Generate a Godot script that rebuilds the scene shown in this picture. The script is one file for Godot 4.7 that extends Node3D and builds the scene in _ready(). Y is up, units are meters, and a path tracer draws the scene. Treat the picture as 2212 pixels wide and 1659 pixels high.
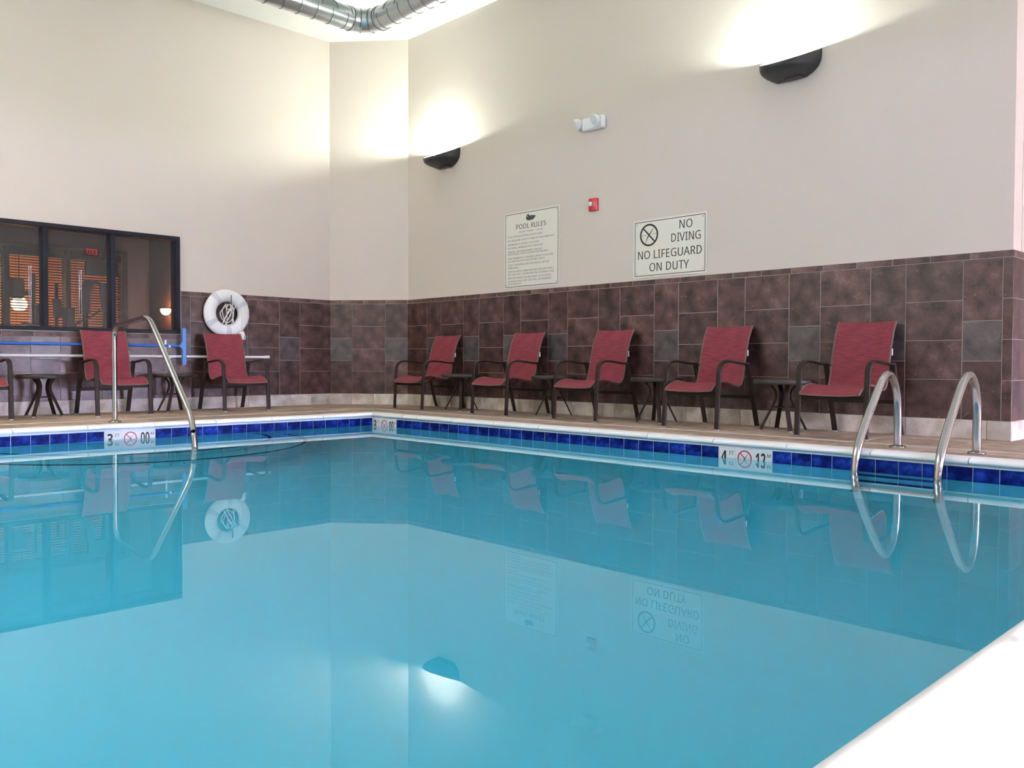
extends Node3D

# ---------------------------------------------------------------- mesh builder
class MB:
	var v := PackedVector3Array()
	var n := PackedVector3Array()
	var t := PackedVector2Array()

	func tri(a: Vector3, b: Vector3, c: Vector3, na: Vector3, nb: Vector3, nc: Vector3, ua := Vector2.ZERO, ub := Vector2.ZERO, uc := Vector2.ZERO) -> void:
		# a, b, c counter-clockwise from outside; stored clockwise
		v.append_array([a, c, b])
		n.append_array([na, nc, nb])
		t.append_array([ua, uc, ub])

	func quad(a: Vector3, b: Vector3, c: Vector3, d: Vector3, uvs := []) -> void:
		var nn := (b - a).cross(c - a)
		if nn.length() < 1e-12:
			nn = (c - a).cross(d - a)
		nn = nn.normalized()
		if uvs.is_empty():
			var e1 := (b - a).length()
			var e2 := (d - a).length()
			uvs = [Vector2(0, e2), Vector2(e1, e2), Vector2(e1, 0), Vector2(0, 0)]
		tri(a, b, c, nn, nn, nn, uvs[0], uvs[1], uvs[2])
		tri(a, c, d, nn, nn, nn, uvs[0], uvs[2], uvs[3])

	func quad_out(a: Vector3, b: Vector3, c: Vector3, d: Vector3, out: Vector3) -> void:
		if (b - a).cross(c - a).dot(out) < 0:
			quad(a, d, c, b)
		else:
			quad(a, b, c, d)

	func box(c: Vector3, s: Vector3, bev := 0.0, bs := Basis.IDENTITY) -> MB:
		var h := s * 0.5
		var e := [Vector3.RIGHT, Vector3.UP, Vector3.BACK]
		var p := func(ax: int, sg: Array) -> Vector3:
			var q := Vector3.ZERO
			for k in 3:
				q += e[k] * float(sg[k]) * (h[k] if k == ax else h[k] - bev)
			return c + bs * q
		for ax in 3:
			for s1 in [-1, 1]:
				var b1 := (ax + 1) % 3
				var c1 := (ax + 2) % 3
				var q := []
				for k in [[-1, -1], [1, -1], [1, 1], [-1, 1]]:
					var sg := [0, 0, 0]
					sg[ax] = s1
					sg[b1] = k[0]
					sg[c1] = k[1]
					q.append(p.call(ax, sg))
				quad_out(q[0], q[1], q[2], q[3], bs * (e[ax] * float(s1)))
		if bev > 0.0:
			for ax in 3:
				var b1 := (ax + 1) % 3
				var c1 := (ax + 2) % 3
				for sb in [-1, 1]:
					for sc in [-1, 1]:
						var lo := [0, 0, 0]
						lo[ax] = -1
						lo[b1] = sb
						lo[c1] = sc
						var hi := lo.duplicate()
						hi[ax] = 1
						quad_out(p.call(b1, lo), p.call(b1, hi), p.call(c1, hi), p.call(c1, lo), bs * (e[b1] * float(sb) + e[c1] * float(sc)))
			for sx in [-1, 1]:
				for sy in [-1, 1]:
					for sz in [-1, 1]:
						var g := [sx, sy, sz]
						var a: Vector3 = p.call(0, g)
						var b: Vector3 = p.call(1, g)
						var d: Vector3 = p.call(2, g)
						var nn := (b - a).cross(d - a).normalized()
						if nn.dot(bs * Vector3(sx, sy, sz)) < 0:
							tri(a, d, b, -nn, -nn, -nn)
						else:
							tri(a, b, d, nn, nn, nn)
		return self

	# sweeps a counter-clockwise profile along a path; "up" fixes the second profile axis
	func sweep(path: Array, prof: Array, up: Vector3, smooth := true, caps := true) -> MB:
		var m := prof.size()
		var pn := []
		for j in m:
			var e0: Vector2 = prof[j] - prof[(j + m - 1) % m]
			var e1: Vector2 = prof[(j + 1) % m] - prof[j]
			pn.append((Vector2(e0.y, -e0.x).normalized() + Vector2(e1.y, -e1.x).normalized()).normalized())
		var rings := []
		var norms := []
		var dist := 0.0
		var dists := []
		var u := up
		for i in path.size():
			var tg: Vector3
			if i == 0:
				tg = path[1] - path[0]
			elif i == path.size() - 1:
				tg = path[i] - path[i - 1]
			else:
				tg = (path[i + 1] - path[i]).normalized() + (path[i] - path[i - 1]).normalized()
			tg = tg.normalized()
			if i > 0:
				dist += (path[i] - path[i - 1]).length()
			dists.append(dist)
			var x := u.cross(tg).normalized()
			var y := tg.cross(x)
			u = y
			var r := []
			var rn := []
			for j in m:
				r.append(path[i] + x * prof[j].x + y * prof[j].y)
				rn.append(x * pn[j].x + y * pn[j].y)
			rings.append(r)
			norms.append(rn)
		for i in path.size() - 1:
			for j in m:
				var k := (j + 1) % m
				if smooth:
					var ua := Vector2(float(j) / m, dists[i])
					var ub := Vector2(float(j + 1) / m, dists[i])
					var uc := Vector2(float(j + 1) / m, dists[i + 1])
					var ud := Vector2(float(j) / m, dists[i + 1])
					tri(rings[i][j], rings[i][k], rings[i + 1][k], norms[i][j], norms[i][k], norms[i + 1][k], ua, ub, uc)
					tri(rings[i][j], rings[i + 1][k], rings[i + 1][j], norms[i][j], norms[i + 1][k], norms[i + 1][j], ua, uc, ud)
				else:
					quad(rings[i][j], rings[i][k], rings[i + 1][k], rings[i + 1][j])
		if caps:
			var idx := Geometry2D.triangulate_polygon(PackedVector2Array(prof))
			for q in range(0, idx.size(), 3):
				var A: Vector2 = prof[idx[q]]
				var B: Vector2 = prof[idx[q + 1]]
				var C: Vector2 = prof[idx[q + 2]]
				var o := [idx[q], idx[q + 1], idx[q + 2]]
				if (B - A).cross(C - A) < 0:
					o = [idx[q], idx[q + 2], idx[q + 1]]
				var last: int = path.size() - 1
				var te: Vector3 = (path[last] - path[last - 1]).normalized()
				tri(rings[last][o[0]], rings[last][o[1]], rings[last][o[2]], te, te, te)
				var t0: Vector3 = (path[0] - path[1]).normalized()
				tri(rings[0][o[0]], rings[0][o[2]], rings[0][o[1]], t0, t0, t0)
		return self

	func tube(path: Array, r: float, seg := 12) -> MB:
		var pr := []
		for j in seg:
			pr.append(Vector2(cos(TAU * j / seg), sin(TAU * j / seg)) * r)
		var d: Vector3 = (path[1] - path[0]).normalized()
		var up := Vector3.UP if absf(d.y) < 0.9 else Vector3.RIGHT
		up = (up - d * up.dot(d)).normalized()
		return sweep(path, pr, up)

	func lathe(prof: Array, seg := 24, xf := Transform3D.IDENTITY, flat := false) -> MB:
		for i in prof.size() - 1:
			var p0: Vector2 = prof[i]
			var p1: Vector2 = prof[i + 1]
			var d0 := p1 - p0
			var d1 := d0
			if not flat:
				if i > 0:
					d0 = (p1 - p0).normalized() + (p0 - prof[i - 1]).normalized()
				if i < prof.size() - 2:
					d1 = (p1 - p0).normalized() + (prof[i + 2] - p1).normalized()
			var n0 := Vector2(d0.y, -d0.x).normalized()
			var n1 := Vector2(d1.y, -d1.x).normalized()
			for j in seg:
				var a := TAU * j / seg
				var b := TAU * (j + 1) / seg
				var ca := Vector3(cos(a), 0, sin(a))
				var cb := Vector3(cos(b), 0, sin(b))
				var Y := Vector3.UP
				var A := xf * (ca * p0.x + Y * p0.y)
				var B := xf * (ca * p1.x + Y * p1.y)
				var C := xf * (cb * p1.x + Y * p1.y)
				var D := xf * (cb * p0.x + Y * p0.y)
				var nA := xf.basis * (ca * n0.x + Y * n0.y)
				var nB := xf.basis * (ca * n1.x + Y * n1.y)
				var nC := xf.basis * (cb * n1.x + Y * n1.y)
				var nD := xf.basis * (cb * n0.x + Y * n0.y)
				if p1.x > 1e-6:
					tri(A, B, C, nA, nB, nC)
				if p0.x > 1e-6:
					tri(A, C, D, nA, nC, nD)
		return self

	# flat polygon in local x-y, extruded from z = 0 to z = d
	func prism(poly: Array, d: float, xf := Transform3D.IDENTITY) -> MB:
		var pts := PackedVector2Array(poly)
		if Geometry2D.is_polygon_clockwise(pts):
			pts.reverse()
		var idx := Geometry2D.triangulate_polygon(pts)
		var zf := xf.basis * Vector3(0, 0, 1)
		for q in range(0, idx.size(), 3):
			var o := [idx[q], idx[q + 1], idx[q + 2]]
			if (pts[o[1]] - pts[o[0]]).cross(pts[o[2]] - pts[o[0]]) < 0:
				o = [idx[q], idx[q + 2], idx[q + 1]]
			var f := []
			var k := []
			for i in o:
				f.append(xf * Vector3(pts[i].x, pts[i].y, d))
				k.append(xf * Vector3(pts[i].x, pts[i].y, 0))
			tri(f[0], f[1], f[2], zf, zf, zf, pts[o[0]], pts[o[1]], pts[o[2]])
			tri(k[0], k[2], k[1], -zf, -zf, -zf)
		for i in pts.size():
			var a := pts[i]
			var b := pts[(i + 1) % pts.size()]
			quad(xf * Vector3(a.x, a.y, 0), xf * Vector3(b.x, b.y, 0), xf * Vector3(b.x, b.y, d), xf * Vector3(a.x, a.y, d))
		return self

	func mesh() -> ArrayMesh:
		var m := ArrayMesh.new()
		var a := []
		a.resize(Mesh.ARRAY_MAX)
		a[Mesh.ARRAY_VERTEX] = v
		a[Mesh.ARRAY_NORMAL] = n
		a[Mesh.ARRAY_TEX_UV] = t
		m.add_surface_from_arrays(Mesh.PRIMITIVE_TRIANGLES, a)
		return m


# ---------------------------------------------------------------- measured place
const Q1 := 0.7177        # where the left wall meets the corner wall (z)
const Q2 := 0.8375        # where the corner wall meets the right wall (x)
const R := 8.285          # right end of the right wall
const HC := 4.998         # ceiling
const WL := -0.1058       # water level
const DX := 2.426         # left pool wall
const DZ := 1.703         # right pool wall
const NX := 9.735         # near pool wall
const FZ := 9.2           # far-left pool wall, out of view
const XW := 17.0          # window wall
const ZB := 11.0          # wall behind
var M := {}
var used := {}
var rng := RandomNumberGenerator.new()


# ---------------------------------------------------------------- helpers
func numbered(parent: Node, nm: String) -> String:
	var key := str(parent.get_instance_id()) + nm
	var k: int = used.get(key, 0)
	used[key] = k + 1
	return nm if k == 0 else "%s_%03d" % [nm, k]

func add(parent: Node, nm: String, m: Variant, mat: Material, xf := Transform3D.IDENTITY) -> MeshInstance3D:
	var o := MeshInstance3D.new()
	o.name = numbered(parent, nm)
	o.mesh = m.mesh() if m is MB else m
	o.material_override = mat
	o.transform = xf
	parent.add_child(o, true)
	return o

func thing(nm: String, label: String, cat: String, at := Vector3.ZERO, turn := 0.0, group := "") -> Node3D:
	var o := Node3D.new()
	o.name = numbered(self, nm)
	o.position = at
	o.rotation.y = turn
	o.set_meta("label", label)
	o.set_meta("category", cat)
	if group != "":
		o.set_meta("group", group)
	add_child(o, true)
	return o

func structure(nm: String, label: String, cat: String, xf := Transform3D.IDENTITY) -> Node3D:
	var o := thing(nm, label, cat)
	o.transform = xf
	o.set_meta("kind", "structure")
	return o

func copy_of(src: Node3D, label: String, at: Vector3, turn: float) -> Node3D:
	var o: Node3D = src.duplicate()
	o.name = numbered(self, String(src.name))
	add_child(o, true)
	o.position = at
	o.rotation.y = turn
	o.set_meta("label", label)
	return o

func xf_at(p: Vector3) -> Transform3D:
	return Transform3D(Basis.IDENTITY, p)

func rr(hx: float, hy: float, r: float, k := 3) -> Array:     # rounded rectangle profile
	var out := []
	for q in 4:
		var c := Vector2((hx - r) * (1 if q in [0, 3] else -1), (hy - r) * (1 if q < 2 else -1))
		for i in k + 1:
			var a := PI / 2 * (q + float(i) / k)
			out.append(c + Vector2(cos(a), sin(a)) * r)
	return out

func smooth(pts: Array, n := 8) -> Array:                     # Catmull-Rom through the points
	var out := []
	for i in pts.size() - 1:
		var p0: Vector3 = pts[maxi(i - 1, 0)]
		var p1: Vector3 = pts[i]
		var p2: Vector3 = pts[i + 1]
		var p3: Vector3 = pts[mini(i + 2, pts.size() - 1)]
		for k in n:
			out.append(p1.cubic_interpolate(p2, p0, p3, float(k) / n))
	out.append(pts[pts.size() - 1])
	return out

func bent(pts: Array, r: float, n := 8) -> Array:             # polyline with rounded corners
	var out := [pts[0]]
	for i in range(1, pts.size() - 1):
		var p: Vector3 = pts[i]
		var a: Vector3 = p + (pts[i - 1] - p).normalized() * minf(r, (pts[i - 1] - p).length() * 0.5)
		var b: Vector3 = p + (pts[i + 1] - p).normalized() * minf(r, (pts[i + 1] - p).length() * 0.5)
		for k in n + 1:
			var s := float(k) / n
			out.append(a.lerp(p, s).lerp(p.lerp(b, s), s))
	out.append(pts[pts.size() - 1])
	return out

func mat(c: Color, rough := 0.6, metal := 0.0) -> StandardMaterial3D:
	var m := StandardMaterial3D.new()
	m.albedo_color = c
	m.roughness = rough
	m.metallic = metal
	return m

func glow(c: Color, e: float) -> StandardMaterial3D:
	var m := mat(Color(0.9, 0.9, 0.9))
	m.emission_enabled = true
	m.emission = c
	m.emission_energy_multiplier = e
	return m

func noise(sd: int, f: float, oct := 4, ridged := false) -> FastNoiseLite:
	var z := FastNoiseLite.new()
	z.seed = sd
	z.frequency = f
	z.noise_type = FastNoiseLite.TYPE_SIMPLEX_SMOOTH
	z.fractal_type = FastNoiseLite.FRACTAL_RIDGED if ridged else FastNoiseLite.FRACTAL_FBM
	z.fractal_octaves = oct
	return z

func ramp(c: Array, x: float) -> Color:
	var s := clampf(x, 0, 1) * (c.size() - 1)
	var i := mini(int(s), c.size() - 2)
	return c[i].lerp(c[i + 1], s - i)

# mottled stone: clouds, fine grain and thin pale veins
func stone(sd: int, size: int, cols: Array, vein: Color, vein_amount: float, cloud := 0.008) -> ImageTexture:
	var a := noise(sd, cloud, 5).get_seamless_image(size, size).get_data()
	var b := noise(sd + 1, 0.09, 2).get_seamless_image(size, size).get_data()
	var c := noise(sd + 2, 0.007, 3, true).get_seamless_image(size, size).get_data()
	var d := noise(sd + 3, 0.012, 2).get_seamless_image(size, size).get_data()
	var out := PackedByteArray()
	out.resize(size * size * 3)
	for i in size * size:
		var x := a[i] / 255.0
		x = (x - 0.5) * 1.25 + 0.5 + (b[i] / 255.0 - 0.5) * 0.35
		var col := ramp(cols, x)
		var w := smoothstep(0.80, 0.97, c[i] / 255.0) * smoothstep(0.35, 0.75, d[i] / 255.0) * vein_amount
		col = col.lerp(vein, w)
		out[i * 3] = int(col.r * 255)
		out[i * 3 + 1] = int(col.g * 255)
		out[i * 3 + 2] = int(col.b * 255)
	return ImageTexture.create_from_image(Image.create_from_data(size, size, false, Image.FORMAT_RGB8, out))

func fabric() -> ImageTexture:                                # sling weave: short crosswise streaks
	var n1 := noise(31, 0.25, 3).get_seamless_image(24, 512)
	n1.resize(256, 512, Image.INTERPOLATE_BILINEAR)
	var n2 := noise(32, 0.4, 2).get_seamless_image(256, 512)
	var a := n1.get_data()
	var b := n2.get_data()
	var out := PackedByteArray()
	out.resize(256 * 512 * 3)
	for i in 256 * 512:
		var x := a[i] / 255.0 + (b[i] / 255.0 - 0.5) * 0.25
		var c := ramp([Color8(104, 42, 48), Color8(139, 56, 60), Color8(150, 62, 66), Color8(176, 92, 86)], (x - 0.5) * 1.5 + 0.48)
		out[i * 3] = int(c.r * 255)
		out[i * 3 + 1] = int(c.g * 255)
		out[i * 3 + 2] = int(c.b * 255)
	return ImageTexture.create_from_image(Image.create_from_data(256, 512, false, Image.FORMAT_RGB8, out))

func brushed() -> ImageTexture:
	var im := noise(41, 0.3, 2).get_seamless_image(256, 256)
	return ImageTexture.create_from_image(im)

# lettering: cap height in metres, squeezed sideways by xs; faces local +z
func words(parent: Node, s: String, at: Vector3, cap: float, width: float, m: Material, align := 0, bold := false, nm := "lettering") -> MeshInstance3D:
	var tm := TextMesh.new()
	var f := SystemFont.new()
	f.font_names = PackedStringArray(["Droid Sans"])
	f.font_weight = 700 if bold else 400
	tm.font = f
	tm.text = s
	tm.font_size = 64
	tm.pixel_size = cap / (0.714 * 64.0)
	tm.depth = 0.0012
	tm.curve_step = 2.0
	tm.horizontal_alignment = HORIZONTAL_ALIGNMENT_CENTER
	tm.vertical_alignment = VERTICAL_ALIGNMENT_CENTER
	var bb := tm.get_aabb()
	var xs := 1.0 if width <= 0 else width / maxf(bb.size.x, 1e-4)
	var cx := bb.get_center().x * xs
	var p := at
	if align < 0:                                             # "at" is the left end
		p.x += bb.size.x * xs * 0.5
	p.x -= cx
	p.y -= bb.get_center().y
	return add(parent, nm, tm, m, Transform3D(Basis.from_scale(Vector3(xs, 1, 1)), p))

func annulus(r0: float, r1: float, d: float, seg := 48) -> MB:
	var b := MB.new()
	for j in seg:
		var a0 := TAU * j / seg
		var a1 := TAU * (j + 1) / seg
		var u := Vector2(cos(a0), sin(a0))
		var w := Vector2(cos(a1), sin(a1))
		b.prism([u * r0, u * r1, w * r1, w * r0], d)
	return b

func strip(a: Vector2, c: Vector2, w: float, d: float) -> MB:
	var s := (c - a).orthogonal().normalized() * w * 0.5
	return MB.new().prism([a - s, c - s, c + s, a + s], d)


# ================================================================ the scene
func _ready() -> void:
	rng.seed = 7
	setup_view()
	make_materials()
	build_room()
	build_pool()
	build_deck()
	build_gym()
	build_wall_things()
	build_furniture()
	build_pool_things()


func setup_view() -> void:
	var cam := Camera3D.new()
	cam.name = "camera"
	var a := 0.7985
	var pit := -0.02467
	var rol := 0.00299
	var F := Vector3(-sin(a), 0, -cos(a))
	var Rt := Vector3(cos(a), 0, -sin(a))
	var F2 := F * cos(pit) + Vector3.UP * sin(pit)
	var U2 := Vector3.UP * cos(pit) - F * sin(pit)
	var R3 := Rt * cos(rol) + U2 * sin(rol)
	var U3 := U2 * cos(rol) - Rt * sin(rol)
	cam.transform = Transform3D(Basis(R3, U3, -F2), Vector3(10.2556, 0.582, 7.1742))
	cam.fov = rad_to_deg(2.0 * atan(829.5 / 1838.48))
	cam.near = 0.05
	cam.far = 100.0
	cam.current = true
	add_child(cam)

	var e := Environment.new()
	e.background_mode = Environment.BG_SKY
	var sky := Sky.new()
	var sm := ProceduralSkyMaterial.new()                     # bright overcast daylight
	sm.sky_top_color = Color(0.85, 0.83, 1.0)
	sm.sky_horizon_color = Color(0.88, 0.86, 1.0)
	sm.ground_horizon_color = Color(0.55, 0.55, 0.56)
	sm.ground_bottom_color = Color(0.50, 0.50, 0.51)
	sm.sky_energy_multiplier = 1.0
	sm.ground_energy_multiplier = 1.0
	sm.sun_angle_max = 0.0
	sky.sky_material = sm
	e.sky = sky
	var sun := DirectionalLight3D.new()
	sun.name = "sun"
	sun.light_energy = 1.7
	sun.light_color = Color(1.0, 0.97, 0.93)
	sun.light_angular_distance = 0.5
	sun.shadow_enabled = true
	var el := deg_to_rad(24.85)
	sun.look_at_from_position(Vector3.ZERO, Vector3(-cos(el), -sin(el), 0.0))
	add_child(sun)
	e.background_energy_multiplier = 36.0
	e.tonemap_mode = Environment.TONE_MAPPER_LINEAR
	e.tonemap_exposure = 4.0
	e.sdfgi_enabled = true
	e.ssao_enabled = true
	e.ssil_enabled = true
	var we := WorldEnvironment.new()
	we.name = "environment"
	we.environment = e
	add_child(we)


func make_materials() -> void:
	M.paint = mat(Color8(209, 199, 189), 0.9)
	M.ceil = mat(Color8(236, 236, 232), 0.95)
	M.grout = mat(Color8(168, 156, 150), 0.9)
	M.grout_light = mat(Color8(196, 184, 168), 0.9)
	var brown := stone(11, 512, [Color8(58, 42, 40), Color8(92, 70, 66), Color8(112, 88, 82), Color8(142, 118, 112)], Color8(168, 146, 138), 0.75)
	var gray := stone(15, 512, [Color8(88, 80, 80), Color8(118, 110, 108), Color8(134, 122, 118), Color8(160, 148, 142)], Color8(178, 164, 156), 0.7)
	var beige := stone(19, 512, [Color8(168, 148, 122), Color8(190, 172, 146), Color8(204, 188, 164), Color8(216, 204, 182)], Color8(222, 210, 192), 0.3)
	var blue := stone(23, 256, [Color8(8, 22, 78), Color8(14, 38, 108), Color8(26, 56, 134), Color8(52, 84, 160)], Color8(96, 124, 186), 0.5, 0.02)
	var tones := [1.0, 0.93, 1.06, 0.97, 1.1, 0.9, 1.02, 0.95]
	M.brown = []
	M.gray = []
	M.trim = []
	M.beige = []
	M.deck = []
	M.blue = []
	for i in 8:
		var k: float = tones[i]
		var off := Vector3(rng.randf() * 0.5, rng.randf() * 0.5, 0)
		M.brown.append(tex(brown, Color(k * 0.76, k * 0.70, k * 0.715), off, 0.36))
		M.trim.append(tex(brown, Color(k * 0.86, k * 0.82, k * 0.83), off + Vector3(0.2, 0.1, 0), 0.5))
		M.gray.append(tex(gray, Color(k * 0.70, k * 0.69, k * 0.72), off, 0.36))
		M.beige.append(tex(beige, Color(k * 0.98, k * 1.03, k * 1.13), off, 0.42))
		M.deck.append(tex(beige, Color(k * 0.87, k * 0.84, k * 0.86), off, 0.6))
		M.blue.append(tex(blue, Color(k * 0.75, k * 0.82, k * 1.0), off, 0.5, 2.0))
		M.blue[i].metallic_specular = 0.2
	M.white_tile = mat(Color8(222, 224, 226), 0.5)
	M.white_tile.metallic_specular = 0.25
	M.coping = mat(Color8(238, 240, 242), 0.35)
	M.plaster = mat(Color8(218, 236, 240), 0.8)
	M.pool_grout = mat(Color8(225, 230, 235), 0.7)
	M.navy = mat(Color8(14, 26, 52), 0.3)
	M.water = mat(Color(0.26, 0.78, 0.92, 0.0), 0.0)
	M.water.transparency = BaseMaterial3D.TRANSPARENCY_ALPHA
	M.water.refraction_enabled = true
	M.water.refraction_scale = 0.033
	M.glass = mat(Color(1, 1, 1, 0.02), 0.0)
	M.glass.metallic_specular = 0.36
	M.glass.transparency = BaseMaterial3D.TRANSPARENCY_ALPHA
	M.frame = mat(Color8(34, 36, 46), 0.55)
	M.frame.metallic_specular = 0.3
	M.steel = mat(Color8(172, 172, 172), 0.16, 1.0)
	M.galv = mat(Color8(198, 204, 208), 0.3, 1.0)
	M.galv_dark = mat(Color8(120, 126, 130), 0.4, 1.0)
	M.bronze = mat(Color8(44, 34, 30), 0.5)
	M.bronze.metallic_specular = 0.35
	M.bronze_top = mat(Color8(48, 41, 39), 0.45)
	var fb := fabric()
	M.sling = mat(Color.WHITE, 0.85)
	M.sling.albedo_texture = fb
	M.sling.albedo_color = Color(0.92, 0.88, 1.0)
	M.sling.uv1_scale = Vector3(1.4, 2.4, 1.0)
	M.piping = mat(Color8(112, 86, 78), 0.7)
	M.plastic = mat(Color8(232, 234, 236), 0.45)
	M.foot = mat(Color8(176, 172, 176), 0.5)
	M.sign = mat(Color8(222, 220, 208), 0.4)
	M.ink = mat(Color8(28, 28, 30), 0.6)
	M.ink_soft = mat(Color8(92, 92, 92), 0.6)
	M.red = mat(Color8(196, 22, 36), 0.3)
	M.red_ink = mat(Color8(190, 30, 60), 0.4)
	M.red_brown = mat(Color8(140, 50, 36), 0.6)
	M.teal_ink = mat(Color8(36, 58, 70), 0.6)
	M.sconce = mat(Color8(40, 40, 44), 0.5)
	M.blue_alu = mat(Color8(24, 92, 190), 0.35)
	M.blue_brush = mat(Color8(92, 140, 208), 0.5)
	M.rope = mat(Color8(226, 226, 224), 0.85)
	M.band = mat(Color8(204, 207, 214), 0.7)
	M.lens = mat(Color8(214, 226, 232), 0.08)
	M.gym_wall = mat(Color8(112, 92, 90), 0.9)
	M.gym_dark = mat(Color8(24, 21, 21), 0.8)
	M.blind = mat(Color8(44, 26, 19), 0.7)
	M.corridor = mat(Color8(222, 164, 104), 0.9)
	M.carpet = mat(Color8(70, 60, 58), 0.95)
	M.black = mat(Color8(24, 24, 26), 0.5)
	M.pad = mat(Color8(44, 40, 40), 0.6)

func tex(tx: Texture2D, tint: Color, off: Vector3, rough: float, scale := 1.0) -> StandardMaterial3D:
	var m := mat(tint.clamp(), rough)
	m.albedo_color = Color(tint.r, tint.g, tint.b)
	m.albedo_texture = tx
	m.uv1_offset = off
	m.uv1_scale = Vector3(scale, scale, 1)
	return m


# ---------------------------------------------------------------- walls and their tiles
var tile_meshes := {}
func tile_mesh(w: float, h: float, d := 0.009) -> ArrayMesh:
	var key := "%.3f_%.3f_%.3f" % [w, h, d]
	if not tile_meshes.has(key):
		var b := MB.new()
		var c := 0.002
		var x := w * 0.5
		var y := h * 0.5
		var f := [Vector3(-x + c, -y + c, d), Vector3(x - c, -y + c, d), Vector3(x - c, y - c, d), Vector3(-x + c, y - c, d)]
		var k := [Vector3(-x, -y, d - c), Vector3(x, -y, d - c), Vector3(x, y, d - c), Vector3(-x, y, d - c)]
		var g := [Vector3(-x, -y, 0), Vector3(x, -y, 0), Vector3(x, y, 0), Vector3(-x, y, 0)]
		b.quad(f[0], f[1], f[2], f[3])
		for i in 4:
			var j := (i + 1) % 4
			b.quad(k[i], k[j], f[j], f[i])
			b.quad(g[i], g[j], k[j], k[i])
		tile_meshes[key] = b.mesh()
	return tile_meshes[key]

func put_tile(wall: Node3D, nm: String, u0: float, u1: float, y0: float, y1: float, mats: Array, gap := 0.0045, d := 0.009) -> void:
	var w := snappedf(u1 - u0 - gap, 0.001)
	var h := snappedf(y1 - y0 - gap, 0.001)
	if w < 0.012 or h < 0.012:
		return
	add(wall, nm, tile_mesh(w, h, d), mats[rng.randi() % mats.size()], xf_at(Vector3((u0 + u1) * 0.5, (y0 + y1) * 0.5, 0.0)))

const ROWS := [0.15, 0.461, 0.772, 1.083, 1.394]
func tile_column(wall: Node3D, u0: float, u1: float, narrow: bool, cut := []) -> void:
	var cells := []
	if narrow:
		cells = [[0.15, 0.608, 0], [0.608, 0.918, 1], [0.918, 1.394, 0]]
	else:
		for i in 4:
			cells.append([ROWS[i], ROWS[i + 1], 0])
	for c in cells:
		var ms: Array = M.gray if c[2] == 1 else M.brown
		if cut.is_empty() or c[1] <= cut[1] or u0 >= cut[0]:
			put_tile(wall, "wall_tile", u0, u1, c[0], c[1], ms)
			continue
		if u1 > cut[0]:
			put_tile(wall, "wall_tile", cut[0], u1, c[0], c[1], ms)
		if c[0] < cut[1]:
			put_tile(wall, "wall_tile", u0, minf(u1, cut[0]), c[0], minf(c[1], cut[1]), ms)

func row_tiles(wall: Node3D, nm: String, u0: float, u1: float, start: float, pitch: float, y0: float, y1: float, mats: Array, d := 0.009) -> void:
	var u := start
	while u > u0:
		u -= pitch
	while u < u1 - 0.001:
		put_tile(wall, nm, maxf(u, u0), minf(u + pitch, u1), y0, y1, mats, 0.0045, d)
		u += pitch

func wall_frame(o: Vector3, u: Vector3) -> Transform3D:
	return Transform3D(Basis(u, Vector3.UP, u.cross(Vector3.UP)), o)

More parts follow.
